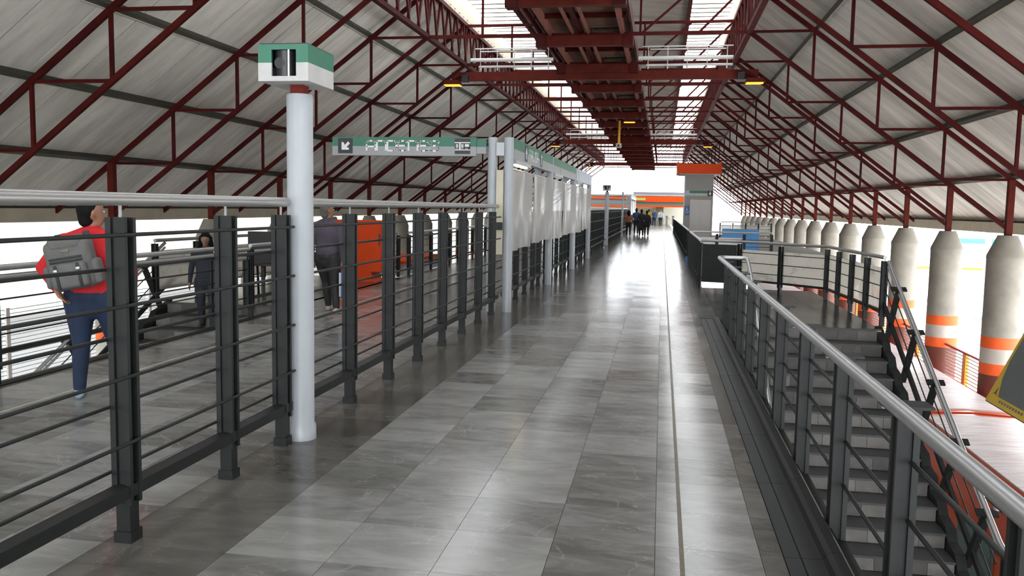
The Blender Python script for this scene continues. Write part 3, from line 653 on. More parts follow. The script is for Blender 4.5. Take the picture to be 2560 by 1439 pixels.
# ---- staircases, mirrored, coming down towards the camera
def staircase(side, label, glabel):
    st = thing('staircase', (mir(2.0, side), 10.4, -5.3), label, 'staircase')
    RI, TR, N1 = 0.17, 0.335, 14
    X0, X1 = sorted((mir(0.985, side), mir(3.05, side)))
    y, z = 12.8, 0.0
    def flight(y, z, n):
        for k in range(n):
            w7 = (X1-X0)/8
            for q in range(8):
                box2('riser_tile', (X0+w7*q+.002, y-0.02, z-RI+.002), (X0+w7*(q+1)-.002, y, z-0.028), STAIRR, st)
            box2('tread', (X0, y-0.05, z-0.028), (X1, y+TR-0.02 if k else y+0.02, z-0.002), STAIRT, st)
            y -= TR; z -= RI
        return y, z
    y1, z1 = flight(y, z, N1)
    box2('mid_landing', (X0, y1-1.6, z1-0.2), (X1, y1+TR-.02, z1-0.002), STAIRT, st)
    y2, z2 = flight(y1-1.6+0.335*0, z1, 17)
    # carriage under the steps
    prism('carriage', [(12.8, -0.20), (12.8, -0.55), (y1+TR, z1-0.35), (y1-1.6, z1-0.35), (y2, z2-0.1), (y2, z2), (y1-1.6, z1-0.20), (y1+TR, z1-0.18)], X0+.05, X1-.05, CONCD, st, axis='x')
    xs = mir(3.11, side); xo = mir(3.22, side)
    # sloping steel stringer, saw-toothed like the steps
    saw = [(12.95, 0.03), (12.95, -0.42)]
    saw += [(y1+0.1, z1-0.34), (y1-1.6, z1-0.34), (y2, z2-0.2), (y2, z2+0.12), (y1-1.65, z1+0.10), (y1+0.30, z1+0.10)]
    k = 0; pts = []
    for k in range(N1-1, 0, -1):
        yy, zz = 12.8-TR*k, -RI*k
        pts += [(yy+0.02, zz+0.05), (yy+0.26, zz+0.10)]
    prism('stringer', saw+pts, xs-0.05, xs+0.05, STEEL, st, axis='x')
    g = thing('stair_rail', (xo, 10.4, -2.4), glabel, 'handrail')
    a = Vector((xo, 13.02, 0.95)); b = Vector((xo, 8.42, -1.44)); c = Vector((xo, 6.5, -1.44)); d = Vector((xo, 0.9, -4.3))
    off = Vector((0, 0, -0.075))
    tubepath('handrail', [a, b, c, d], 0.026, CHROME, g, 16, 0.1); tubepath('handrail', [a+off, b+off, c+off, d+off], 0.018, CHROME, g, 14, 0.1)
    sl = (b-a).normalized(); nr = Vector((0, -sl.z, sl.y)); nr = nr if nr.z > 0 else -nr
    for k in range(5):
        q = a.lerp(b, 0.13+0.195*k); lo = q-nr*0.86-sl*0.05
        bar('leaning_post', lo, q+nr*0.0-Vector((0, 0, .05)), 0.06, 0.075, STEEL, g, up=sl)
        bar('post_cap', q-Vector((0.10, 0, 0.03)), q+Vector((0.10, 0, -0.03)), 0.09, 0.02, STEEL, g, up=nr)
    bar('bottom_rail', a-nr*0.62+sl*0.1, b-nr*0.62, 0.04, 0.07, STEEL, g, up=nr)
    for h in (0.22, 0.42): rod('rod', a-nr*h, b-nr*h, 0.008, STEEL, g, 8)
    for yy in (8.3, 7.3, 6.6): post('rail_post', xo, yy, z1-0.1, -1.47, STEEL, g, 0.07, 0.08)
    for h in (0.3, 0.55): rod('rod', b+Vector((0, 0, -h)), c+Vector((0, 0, -h)), 0.008, STEEL, g, 8)
    for k in range(5):
        q = c.lerp(d, 0.1+0.2*k); bar('leaning_post', q-nr*0.86, q-Vector((0, 0, .05)), 0.06, 0.075, STEEL, g, up=sl)
staircase(1, 'stone staircase going down beside the train under the long guard rail', 'polished twin tube handrail on leaning posts beside the train')
staircase(-1, 'stone staircase going down behind the man in red', 'polished twin tube handrail on leaning posts behind the man in red')

# ================================================================== CATWALK AND LAMPS UNDER THE RIDGE
cw = thing('catwalk', (RX, 36, 5.35), 'dark red service catwalk hung along the ridge below the roof', 'catwalk')
CX0, CX1 = -2.98, -0.80
for ty in TY:
    if ty < 4: continue
    box2('cross_beam', (CX0, ty-0.09, 5.36), (CX1, ty+0.09, 5.60), REDB, cw)
    box2('end_plate', (CX0-.03, ty-0.16, 5.34), (CX0+.20, ty+0.16, 5.64), RED, cw); box2('end_plate', (CX1-.20, ty-0.16, 5.34), (CX1+.03, ty+0.16, 5.64), RED, cw)
    if ty < 83:
        for q in range(4): box2('deck_plate', (CX0+.05, ty+q+.01, 5.83), (CX1-.05, ty+q+.99, 5.86), DECK, cw)
        for q in (1.3, 2.7): box2('deck_joist', (CX0+.1, ty+q-.04, 5.72), (CX1-.1, ty+q+.04, 5.83), RED, cw)
        box2('grating_shade_sheet', (-1.75, ty+.3, 5.80), (-1.0, ty+1.1, 5.815), mat('grating_shadow', (.05, .03, .02), .8), cw)  # dark sheet painted as the shade between the grating bars
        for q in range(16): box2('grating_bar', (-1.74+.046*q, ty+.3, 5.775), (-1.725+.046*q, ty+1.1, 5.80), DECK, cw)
PK = mat('red_paint_lit_pink', (0.26, 0.085, 0.06), 0.6, var=0.3, scale=4)  # red paint with the pinkish light on it put into the colour
for x, wd in ((CX0+.30, .07), (CX1-.22, .09)): box2('stringer', (x-wd/2, 4, 5.60), (x+wd/2, 84.3, 5.80), PK, cw)
for x, wd, z in ((-2.16, .05, 5.62), (-1.98, .11, 5.64), (-1.80, .05, 5.62)): box2('conduit', (x-wd/2, 4, z), (x+wd/2, 84.3, z+.09), PK if wd < .1 else RED, cw)
box2('toe_board', (CX0-.015, 4, 5.70), (CX0+.015, 84.3, 6.02), RED, cw); box2('toe_board', (CX1-.015, 4, 5.70), (CX1+.015, 84.3, 6.02), RED, cw)
for ty in (24.3, 48.3):
    for (xa, xb, nm) in ((-5.35, -3.05, 'loudspeaker pillar'), (-0.75, 1.72, 'stair guard rail')):
        pr_ = thing('pipe_rack', ((xa+xb)/2, ty-.45, 5.45), 'white sprinkler pipes above the %s by the %s lamp beam' % (nm, 'first' if ty < 30 else 'second'), 'pipes')
        rod('thin_pipe', (xa+.1, ty-.45, 5.98), (xb, ty-.45, 5.98), .016, WHITEP, pr_, 8); rod('thin_pipe', (xa+.3, ty-.7, 5.86), (xb-.2, ty-.7, 5.86), .016, WHITEP, pr_, 8)
        rod('main_pipe', (xa, ty-.55, 5.66), (xb, ty-.55, 5.66), .05, WHITEP, pr_, 14); rod('thin_pipe', (xa+.2, ty-.4, 5.50), (xb, ty-.4, 5.50), .03, WHITEP, pr_, 10)
        for k in range(5):
            x = xa+.25+(xb-xa-.4)*k/4
            rod('drop_pipe', (x, ty-.45, 5.50), (x, ty-.45, 5.98), .012, WHITEP, pr_, 8); rod('sprinkler_head', (x, ty-.4, 5.40), (x, ty-.4, 5.50), .022, WHITEP, pr_, 8)
def flood(loc, aim, label, lit=True):
    l = thing('flood_lamp', loc, label, 'lamp'); x, y, z = loc
    prism('hood', [(x-.26, z+.02), (x-.20, z+.14), (x+.20, z+.14), (x+.26, z+.02)], y-.17, y+.17, REDB, l)
    box2('lens', (x-.22, y-.14, z), (x+.22, y+.14, z+.02), SODIUM if lit else WHITEP, l)
    rod('arm', (x, y, z+.14), (x+aim, y+.02, z+.34), .025, RED, l, 8)
    box2('ballast_box', (x+aim*.9-.09, y-.1, z+.10), (x+aim*.9+.09, y+.12, z+.30), BLACK, l)
for ty, w1 in ((24.3, 'first'), (48.3, 'second'), (72.3, 'third')):
    flood((RX-4.05, ty-.1, 5.03), .4, 'glowing orange flood lamp under the %s lamp beam above the speaker pillar' % w1)
    flood((RX+4.25, ty-.1, 5.03), -.4, 'glowing orange flood lamp under the %s lamp beam above the stairs' % w1)
flood((-1.45, 36.5, 5.20), 0.0, 'glowing orange flood lamp under the middle of the catwalk')
hp = thing('hanging_post', (-1.9, 37.3, 4.25), 'ochre camera post hanging below the catwalk', 'camera')
rod('stem', (-1.9, 37.3, 4.40), (-1.9, 37.3, 5.36), .05, YPOST, hp, 12); box2('camera_body', (-2.02, 37.15, 4.22), (-1.80, 37.45, 4.40), CREAM, hp); rod('lens', (-1.91, 37.08, 4.30), (-1.91, 37.15, 4.30), .05, BLACK, hp, 12)

# ================================================================== TRAIN, BOARD, STREET SIDE
def car(y0, y1, label):
    c = thing('train_car', (5.9, (y0+y1)/2, -6.4), label, 'train car', 'metro cars at the platform')
    sec = [(4.78, -5.1), (4.74, -4.2), (4.76, -2.75), (4.84, -2.45), (4.98, -2.28), (5.10, -2.20), (6.0, -2.16), (6.80, -2.20), (6.90, -2.28), (6.96, -2.45), (7.00, -2.75), (7.00, -4.2), (6.98, -5.1)]
    prism('body', sec, y0, y1, TRAINO, c)
    v = []; nx = 8
    for y in (y0+.22, y1-.22):
        for k in range(nx+1):
            s = k/nx; v.append((5.09+1.73*s, y, -2.185+.045*math.sin(math.pi*s)))
    v += [(a, b, cc-.03) for a, b, cc in v]; n = nx+1
    f = [(k, k+1, n+k+1, n+k) for k in range(nx)]+[(2*n+k, 2*n+k+1, 3*n+k+1, 3*n+k) for k in range(nx)]+[(0, n, 3*n, 2*n), (nx, n+nx, 3*n+nx, 2*n+nx)]+[(k, k+1, 2*n+k+1, 2*n+k) for k in range(nx)]+[(n+k, n+k+1, 3*n+k+1, 3*n+k) for k in range(nx)]
    mesh('roof', v, f, TRAINR, c, smooth=True)
    box2('gutter', (4.80, y0+.05, -2.47), (4.835, y1-.05, -2.445), TRAINO, c)
    L_ = y1-y0
    for k in range(4):
        yc = y0+L_*(k+.5)/4
        d = box2('door', (4.725, yc-.66, -4.9), (4.755, yc+.66, -2.85), TRAINO, c)
        for s in (-1, 1): box2('door_pane', (4.715, yc+s*.32-.22, -3.85), (4.727, yc+s*.32+.22, -3.0), GLASSD, d)
        for yy in (yc+L_/8-.0,):
            if yy+.6 < y1-.2:
                w_ = box2('window_frame', (4.725, yy-.72, -3.92), (4.750, yy+.72, -2.93), mat('window_rubber', (.10, .10, .08), .6), c)
                box2('window_pane', (4.715, yy-.66, -3.86), (4.728, yy+.66, -3.25), GLASSD, w_); box2('window_pane', (4.715, yy-.66, -3.22), (4.728, yy+.66, -2.99), mat('teal_glass', (.045, .12, .125), .1), w_)
    box2('underframe', (4.95, y0+.3, -5.75), (6.9, y1-.3, -5.1), BLACK, c)
    for yy in (y0+2.4, y1-2.4):
        for dy in (-.9, .9):
            for x in (5.1, 6.55): rod('wheel', (x, yy+dy, -6.0), (x+.18, yy+dy, -6.0), .40, BLACK, c, 20)
car(1.2, 17.45, 'orange metro car with pale roof below the yellow board')
car(17.62, 33.8, 'orange metro car with pale roof coupled behind the first car')
car(33.97, 50.2, 'orange metro car with pale roof at the far end of the train')

yb = thing('info_board', (3.95, 9.5, -5.3), 'slanted grey information board with a yellow border beside the stairs', 'board')
bf, tf = Vector((3.80, 10.68, -.51)), Vector((4.28, 10.68, .55))
upv = (tf-bf).normalized(); H_ = (tf-bf).length
M = plane_M(bf, (0, -1, 0), upv)                     # x runs towards the camera, z points away from the train
Lb = 4.6
flat('yellow_border', [(0, 0), (Lb, 0), (Lb, H_), (0, H_)], M, YELLOW, yb, .012)
M2 = plane_M(bf+Vector(M.col[2][:3])*.012, (0, -1, 0), upv)
flat('grey_face', [(.27, .10), (Lb-.15, .10), (Lb-.15, H_-.16), (.07, H_-.16), (.07, .52), (.13, .30)], M2, BOARDG, yb, .004)
M0 = plane_M(bf-Vector(M.col[2][:3])*.03, (0, -1, 0), upv)
flat('back_plate', [(-.012, -.012), (Lb+.012, -.012), (Lb+.012, H_+.012), (-.012, H_+.012)], M0, BLACK, yb, .03)
flat('emblem', [(.09, .10), (.13, .13), (.15, .20), (.17, .13), (.21, .10), (.15, .12)], M2, BLACK, yb, .002)
for k in range(9): flat('print_mark', [(.34+.075*k, .045), (.385+.075*k, .045), (.385+.075*k, .075), (.34+.075*k, .075)], M2, BOARDG, yb, .002)
for yy in (8.0, 6.4): rod('post', (3.99, yy, -5.3), (3.99, yy, -.15), .045, STEEL, yb, 12)

for k, ty in enumerate([t for t in TY if 15 < t < 76]):
    pf = thing('boundary_fence', (7.43, ty+2, -3), 'white mesh fence with red top rail and ochre posts between the banded columns', 'fence', 'mesh fences between the columns')
    ya, yb2 = ty+.42, ty+3.58
    box2('top_rail', (7.40, ya, -1.76), (7.46, yb2, -1.71), BANDB if False else mat('red_rail_paint', (.40, .03, .02), .5), pf)
    for yy, wd in ((ya+.10, .10), (ty+2.0, .05)): box2('post', (7.39, yy-wd, -3), (7.47, yy+wd, -1.76), YPOST, pf)
    box2('pale_post', (7.40, ty+2.08, -3), (7.46, ty+2.20, -1.76), BANDW, pf)
    for q in range(14): box2('mesh_bar', (7.425, ya+.1, -2.95+.085*q), (7.437, yb2-.05, -2.925+.085*q), WHITEP, pf)
sl_ = thing('street_lamp', (14.47, 41.7, -3), 'pale street lamp post with a flared foot beyond the columns', 'street lamp')
lathe('post', [(.55, 0), (.5, .12), (.22, .5), (.14, 1.2), (.10, 8.0)], (14.47, 41.7, -3), mat('pale_lamp_paint', (.45, .50, .55), .5), sl_, 16)
rod('arm', (14.47, 41.7, 4.9), (16.2, 41.7, 5.3), .06, GALV, sl_, 10); box2('lamp_head', (16.1, 41.55, 5.2), (16.9, 41.85, 5.36), GALV, sl_)
tag(box2('kerb', (14.0, 25, -3.0), (14.3, 90, -2.82), CONCD), 'grey kerb of the traffic island beyond the columns', kind='structure')
tag(box2('kerb', (17.0, 77.5, -3.0), (60, 78.0, -2.8), YELLOW), 'yellow painted kerb across the far side of the street', kind='structure')
gs = thing('road_sign', (21.5, 62, -3), 'teal overhead road sign far across the street', 'sign')
for x in (19.4, 23.6): rod('post', (x, 62, -3), (x, 62, 1.2), .09, GALV, gs, 10)
box2('sign_face', (19.6, 61.9, -.30), (22.2, 62.0, .05), TEAL, gs); rod('cross_bar', (19.4, 62, .3), (23.6, 62, .3), .07, GALV, gs, 10); box2('sign_face', (17.2, 61.9, .1), (19.2, 62.0, 1.2), GALV, gs)
# far side of the walkway: yard fence, and building raised and moved in to block sky light
yf = thing('yard_fence', (-13.2, 20, -3), 'tall white mesh fence standing in the yard beyond the columns', 'fence')
for k in range(16):
    y = 8+2.5*k; box2('fence_post', (-13.25, y-.05, -3), (-13.15, y+.05, -.6), WHITEP, yf)
for q in range(26): box2('mesh_bar', (-13.205, 8, -2.9+.09*q), (-13.195, 45.5, -2.885+.09*q), GALV, yf)
wb = thing('yard_shade_building', (-32, 30, -3), 'long pale building across the yard, raised to block sky light', 'building')
box2('wall', (-38, -30, -3), (-25, 90, 9.0), BEIGE, wb); box2('roof_edge', (-38.4, -30.4, 9.0), (-24.6, 90.4, 9.4), CONCD, wb)
for k in range(10): box2('window', (-25.02, 8+6*k, 3.4), (-24.95, 11+6*k, 5.0), mat('pale_window', (.45, .48, .5), .4), wb)

# ================================================================== LIFT TOWER AND FAR END
lt = thing('lift_tower', (1.6, 41, 0), 'grey lift tower with steel doors and an orange crown', 'elevator')
box2('shaft', (1.0, 40.0, 0), (2.26, 41.9, 3.24), GREYP, lt)
box2('crown', (.62, 39.7, 3.26), (2.57, 42.3, 3.70), ORANGE, lt)
for x in (.62, 2.50): box2('crown_horn', (x, 39.7, 3.70), (x+.07, 42.3, 3.79), ORANGE, lt)
box2('crown_soffit', (.72, 39.8, 3.235), (2.47, 42.2, 3.26), BOXW, lt)
df = box2('door_frame', (1.24, 39.97, 0), (2.18, 40.0, 2.10), STEELD, lt)
for a, b in ((1.29, 1.705), (1.715, 2.13)): box2('door', (a, 39.955, .02), (b, 39.975, 2.05), STEELD, lt)
M = plane_M((1.02, 39.99, 2.28), (1, 0, 0), (0, 0, 1)); M2 = plane_M((1.02, 39.985, 2.28), (1, 0, 0), (0, 0, 1))
flat('sign_white', [(0, 0), (.98, 0), (.98, .11), (0, .11)], M, BOXW, lt); flat('sign_green', [(.18, .11), (.98, .11), (.98, .22), (.18, .22)], M, GREEN, lt); flat('sign_blue', [(0, .11), (.18, .11), (.18, .22), (0, .22)], M, mat('pale_blue_sign', (.35, .45, .65), .5), lt)
flat('arrow_plate', [(.98, -.01), (1.21, -.01), (1.21, .23), (.98, .23)], M, SIGNK, lt)
flat('arrow', [(1.075, .20), (1.115, .20), (1.115, .11), (1.165, .11), (1.095, .02), (1.025, .11), (1.075, .11)], M2, WHITE, lt)
Mw = plane_M((1.03, 39.99, 1.40), (1, 0, 0), (0, 0, 1)); Mw2 = plane_M((1.03, 39.985, 1.40), (1, 0, 0), (0, 0, 1))
flat('wheelchair_plate', [(0, 0), (.19, 0), (.19, .42), (0, .42)], Mw, BLUE, lt)
strokes('wheelchair_symbol', [[(.07, .33), (.07, .22), (.12, .22), (.145, .12), (.165, .12)], [(.07, .28), (.12, .28)], [(.055, .21), (.03, .17), (.035, .12), (.07, .085), (.11, .095), (.13, .13)]], .018, Mw2, WHITE, lt)
flat('wheelchair_symbol', [(.055, .36), (.085, .36), (.085, .39), (.055, .39)], Mw2, WHITE, lt)
tag(box2('barrier_panel', (2.45, 36.0, 0.0), (3.9, 36.1, .90), LBLUE), 'light blue sheet barrier standing beyond the second stairwell', 'barrier')
tag(box2('floor', (0.897, 26.3, -.45), (6.6, 60, -.03), CONCD), 'side gallery floor around the lift tower', kind='structure')
railing('white mesh railing far behind the blue sheet barrier', [(3.4, 52.0), (6.3, 52.0)], step=.75, panels=(0, 1, 2, 3), z=-.03)

fb = thing('ticket_hall', (-3, 90, 0), 'far ticket hall with orange and teal fascia bands behind the turnstiles', 'building')
def band(x0, x1, za, zb, y, m, nm): box2(nm, (x0, y, za), (x1, y+.4, zb), m, fb)
band(-2.9, 2.4, 2.92, 3.35, 88.2, mat('grey_fascia', (.16, .16, .18), .6), 'fascia'); band(-2.9, 2.4, 2.36, 2.92, 88, ORANGE, 'orange_band'); band(-2.9, 2.4, 2.04, 2.36, 88.1, mat('teal_fascia', (.07, .17, .15), .6), 'teal_band'); band(-2.9, 2.4, 1.86, 2.04, 88, ORANGE, 'orange_band')
box2('green_sign', (-2.85, 87.95, 2.50), (-1.65, 88.0, 2.75), mat('lime_sign', (.30, .38, .10), .5), fb)
box2('back_wall', (-9, 94.0, 0), (2.4, 94.3, 3.0), BEIGE, fb); box2('side_wall', (-.6, 88.4, 0), (.15, 94, 1.9), mat('olive_wall', (.18, .17, .10), .7), fb); box2('roof_slab', (-9, 88, 2.95), (2.4, 94.3, 3.1), CONCD, fb)
band(-9, -2.95, 2.62, 2.80, 88, ORANGE, 'orange_band'); band(-9, -2.95, 2.20, 2.62, 88.1, mat('grey_fascia', (.16, .16, .18), .6), 'fascia'); band(-9, -2.95, 2.0, 2.2, 88.1, mat('teal_fascia', (.07, .17, .15), .6), 'teal_band'); band(-9, -2.95, 1.82, 2.0, 88, ORANGE, 'orange_band')
box2('light_strip', (-2.8, 92.5, 2.4), (-.8, 92.8, 2.5), TUBEL, fb)
for k in range(6):
    x = -2.0+.62*k
    t = thing('turnstile', (x, 86.5, 0), 'steel turnstile in the row before the ticket hall', 'turnstile', 'turnstiles before the ticket hall')
    box2('cabinet', (x-.1, 86.0, 0), (x+.1, 87.2, .95), STEELD, t); box2('top_plate', (x-.12, 85.95, .95), (x+.12, 87.25, .99), BLACK, t)
    for a in (0, 2.09, 4.19): rod('arm', (x+.1, 86.4, .8), (x+.1+.3, 86.4+.12*math.cos(a), .8+.2*math.sin(a)-.1), .018, CHROME, t, 8)

# ================================================================== FAR WALKWAY FURNITURE
oc = thing('orange_cabinet', (-6.35, 17.6, 0), 'orange sheet metal cabinet on a splayed foot beside the walkway', 'cabinet')
box2('body', (-6.95, 17.45, .22), (-5.84, 18.05, 1.30), ORANGE, oc)
prism('foot', [(-6.95, 0), (-5.98, 0), (-6.06, .22), (-6.95, .22)], 17.46, 18.0, ORANGE, oc)
box2('painted_shade_strip', (-6.10, 17.47, .195), (-5.86, 18.0, .22), BLACK, oc); box2('handle', (-5.87, 17.42, .78), (-5.845, 17.45, 1.02), BLACK, oc)  # black strip painted as the shade under the overhanging body; handle is real
lw = thing('low_parapet', (-6.4, 21, 0), 'low white parapet with orange coping beyond the orange cabinet', 'parapet')
box2('wall', (-6.9, 19.5, -.02), (-5.95, 22.6, .26), BOXW, lw); box2('coping', (-6.93, 19.4, .26), (-5.92, 22.7, .33), ORANGE, lw)
bb = thing('equipment_board', (-7.2, 14.6, 0), 'black equipment board on slanted legs on the far landing', 'board')
box2('panel', (-7.35, 14.5, .50), (-6.92, 14.58, 1.12), BLACK, bb); bar('leg', (-7.1, 14.55, .5), (-6.98, 14.35, 0), .05, .05, BLACK, bb); bar('leg', (-7.2, 14.56, .5), (-7.3, 14.8, 0), .04, .04, BLACK, bb)
ep = thing('electrical_box', (-2.475, 13.18, 1.0), 'cream service box between the paired pillars of the banner frame', 'box')
box2('casing', (-2.53, 13.10, .9), (-2.42, 13.26, 2.2), CREAM, ep); box2('cable_clamp', (-2.53, 13.06, 1.28), (-2.42, 13.10, 1.40), BLACK, ep)

# ================================================================== PEOPLE
import numpy as np
def prim_mesh(bm, P):
    """capsule with elliptical ends: P = (p0, r0, p1, r1, (sx, sy))"""
    p0, r0, p1, r1, (sx, sy) = P
    p0, p1 = Vector(p0), Vector(p1); d = p1-p0; L = d.length
    dn = d.normalized() if L > 1e-6 else Vector((0, 0, 1))
    fw = Vector((0, 1, 0)) if abs(dn.y) < .9 else Vector((0, 0, 1))
    s = fw.cross(dn).normalized(); u = dn.cross(s)
    rings = []
    for k in range(4): a = math.pi/2*(k+.35)/4; rings.append((-r0*math.cos(a), r0*math.sin(a)))
    rings.append((0, r0)); rings.append((L, r1))
    for k in range(3, -1, -1): a = math.pi/2*(k+.35)/4; rings.append((L+r1*math.cos(a), r1*math.sin(a)))
    n = 14; prev = None; first = None
    for t, r in rings:
        c = p0+dn*t
        ring = [bm.verts.new(c+s*(r*sx*math.cos(2*math.pi*k/n))+u*(r*sy*math.sin(2*math.pi*k/n))) for k in range(n)]
        if prev: [bm.faces.new((prev[k], prev[(k+1) % n], ring[(k+1) % n], ring[k])) for k in range(n)]
        else: first = ring
        prev = ring
    bm.faces.new(list(reversed(first))); bm.faces.new(prev)
def fuse(name, prims, mats, M, voxel, parent=None, smooth=6):
    """one continuous skin from overlapping capsules; faces take the material of the nearest one. prims: (p0, r0, p1, r1, (sx, sy), material index)"""
    bm = bmesh.new()
    for p in prims: prim_mesh(bm, p[:5])
    bmesh.ops.recalc_face_normals(bm, faces=bm.faces)
    me = bpy.data.meshes.new(name+'_raw'); bm.to_mesh(me); bm.free()
    o = bpy.data.objects.new('tmp', me); COL.objects.link(o)
    md = o.modifiers.new('r', 'REMESH'); md.mode = 'VOXEL'; md.voxel_size = voxel; md.adaptivity = 0
    sm = o.modifiers.new('s', 'SMOOTH'); sm.factor = .5; sm.iterations = smooth
    dg = bpy.context.evaluated_depsgraph_get(); dg.update()
    out = bpy.data.meshes.new_from_object(o.evaluated_get(dg)); bpy.data.objects.remove(o); bpy.data.meshes.remove(me); out.name = name
    out.materials.clear()
    for m in mats: out.materials.append(m)
    n = len(out.polygons); c = np.empty(n*3); out.polygons.foreach_get('center', c); c = c.reshape(-1, 3)
    best = np.full(n, 1e9); ix = np.zeros(n, int)
    for (p0, r0, p1, r1, sc, mi) in prims:
        a = np.array(p0); b = np.array(p1); d = b-a; q = d.dot(d)
        t = np.clip(((c-a)@d)/q, 0, 1) if q > 1e-9 else np.zeros(n)
        e = c-(a+t[:, None]*d); e = e/np.array([max(sc[0], .3), max(sc[1], .3), 1]) if abs(d[2]) > .7*math.sqrt(q+1e-12) else e
        dist = np.linalg.norm(e, axis=1)-(r0+(r1-r0)*t)
        w_ = dist < best; best[w_] = dist[w_]; ix[w_] = mi
    out.polygons.foreach_set('material_index', ix.astype(np.int32)); out.polygons.foreach_set('use_smooth', np.ones(n, bool)); out.update()
    return place(name, out, M, parent)
def lerp3(a, b, t): return tuple(a[i]+(b[i]-a[i])*t for i in range(3))
def person(label, loc, yaw, H, cols, L_arm=None, R_arm=None, L_leg=None, R_leg=None, girth=1.0, headturn=0.0, nod=0.0, long_hair=False, vox=.013, skirt=False, hem=.49, coat=False):
    """H-scaled figure facing local +y. arms: (elbow, wrist); legs: (knee, ankle)"""
    skin, shirt, pants, shoe, hair = cols
    S = H; g = girth
    def v(x, y, z): return (x*S, y*S, z*S)
    la = L_arm or ((-.150, -.03, .625), (-.160, .02, .475)); ra = R_arm or ((.150, -.03, .625), (.160, .02, .475))
    ll = L_leg or ((-.060, .03, .28), (-.060, .08, .045)); rr = R_leg or ((.060, -.01, .28), (.060, -.09, .06))
    P = []
    # torso sections
    P += [(v(0, 0, .475), .066*S*g, v(0, 0, .51), .078*S*g, (1.22, .95), 2), (v(0, .003, .565), .083*S*g, v(0, .005, .61), .079*S*g, (1.24, .94), 1), (v(0, .005, .60), .078*S*g, v(0, .0, .72), .088*S*g, (1.28, .88), 1), (v(0, 0, .72), .088*S*g, v(0, -.005, .775), .070*S*g, (1.35, .82), 1)]
    P += [(v(-.085*g, -.004, .79), .040*S, v(.085*g, -.004, .79), .040*S, (1, 1), 1), (v(0, -.004, .79), .045*S, v(0, 0, .835), .036*S, (1, 1), 1)]
    P += [(v(0, 0, .83), .032*S, v(0, .008, .875), .031*S, (1, 1), 0)]
    for s in (-1, 1): P += [(v(0, -.008, .845), .026*S, v(s*.075*g, -.006, .800), .034*S, (1, 1), 1)]
    # head, turned
    Rm = Matrix.Rotation(headturn, 4, 'Z') @ Matrix.Rotation(-nod, 4, 'X'); pv = Vector((0, .004*S, .865*S))
    def h(x, y, z): q = Rm @ Vector((x*S, y*S, (z-.865)*S)); return tuple(pv+q)
    P += [(h(0, .002, .925), .048*S, h(0, .010, .945), .049*S, (.90, 1.12), 0), (h(0, .028, .888), .030*S, h(0, .020, .915), .040*S, (.95, 1), 0), (h(0, .056, .912), .0085*S, h(0, .062, .905), .0095*S, (1, 1), 0), (h(0, .050, .935), .008*S, h(0, .060, .910), .0085*S, (1, 1), 0)]
    for s in (-1, 1): P += [(h(s*.046, .0, .915), .010*S, h(s*.049, -.004, .930), .012*S, (.5, 1.2), 0)]
    for s, (el, wr) in ((-1, la), (1, ra)):
        sh = (s*.108*g, -.004, .785)
        P += [(v(*sh), .040*S, v(*el), .029*S*g, (1, 1), 1), (v(*el), .030*S*g, v(*lerp3(el, wr, .9)), .021*S, (1, 1), 1)]
        d = Vector(wr)-Vector(el); d.normalize(); wv = Vector(wr)
        side = d.cross(Vector((s*1.0, 0, 0))); side = side.normalized() if side.length > .2 else Vector((0, 1, 0))
        P += [(v(*lerp3(el, wr, .85)), .0165*S, v(*wr), .0155*S, (1, 1), 0)]
        pal = wv+d*.030
        P += [(v(*wv), .017*S, v(*pal), .020*S, (.62, 1.25), 0)]
        for k, (off, ln) in enumerate(((-.017, .036), (-.006, .042), (.006, .040), (.016, .032))):
            b0 = pal+side*off+d*.008; b1 = b0+d*ln*.55+Vector((-s*.003, .004, 0)); b2 = b1+d*ln*.45+Vector((-s*.008, .006, 0))
            P += [(v(*b0), .0066*S, v(*b1), .0058*S, (1, 1), 0), (v(*b1), .0058*S, v(*b2), .0050*S, (1, 1), 0)]
        th0 = wv+d*.012+side*.018; th1 = th0+d*.020+side*.014; P += [(v(*th0), .0075*S, v(*th1), .0066*S, (1, 1), 0), (v(*th1), .0066*S, v(*(th1+d*.018)), .0056*S, (1, 1), 0)]
    for s, (kn, an) in ((-1, ll), (1, rr)):
        hp_ = (s*.055*g, 0, .50)
        P += [(v(*hp_), .066*S*g, v(*kn), .043*S, (1, 1), 2), (v(*kn), .043*S, v(*lerp3(kn, an, .45)), .040*S, (1, 1), 2), (v(*lerp3(kn, an, .4)), .039*S, v(*lerp3(kn, an, .93)), .031*S, (1, 1), 2)]
        toe = (an[0]+s*.012, an[1]+.085, max(.018, an[2]-.030)); heel = (an[0], an[1]-.012, max(.020, an[2]-.022))
        P += [(v(*heel), .0235*S, v(*toe), .021*S, (1, 1), 3), (v(*an), .026*S, v(*lerp3(heel, toe, .5)), .024*S, (1, 1), 3)]
    if coat: P += [(v(0, -.005, .30), .085*S*g, v(0, 0, .56), .085*S*g, (1.25, .95), 1)]
    M = Matrix.Translation(loc) @ Matrix.Rotation(yaw, 4, 'Z')
    o = fuse('person', P, [skin, shirt, pants, shoe], M, vox)
    tag(o, label, 'person')
    HP = [(h(0, -.012, .938), .053*S, h(0, -.002, .960), .050*S, (.94, 1.12), 0), (h(0, -.026, .885), .034*S, h(0, -.022, .94), .046*S, (1.12, 1), 0)]
    if long_hair:
        HP += [(h(0, -.030, .93), .052*S, h(0, -.045, .83), .050*S, (1.15, .7), 0), (h(0, -.045, .83), .050*S, h(0, -.05, .775), .036*S, (1.2, .7), 0)]
        for s in (-1, 1): HP += [(h(s*.044, -.005, .945), .022*S, h(s*.056, .005, .86), .022*S, (1, 1), 0), (h(s*.056, .005, .86), .022*S, h(s*.060, .0, .80), .016*S, (1, 1), 0)]
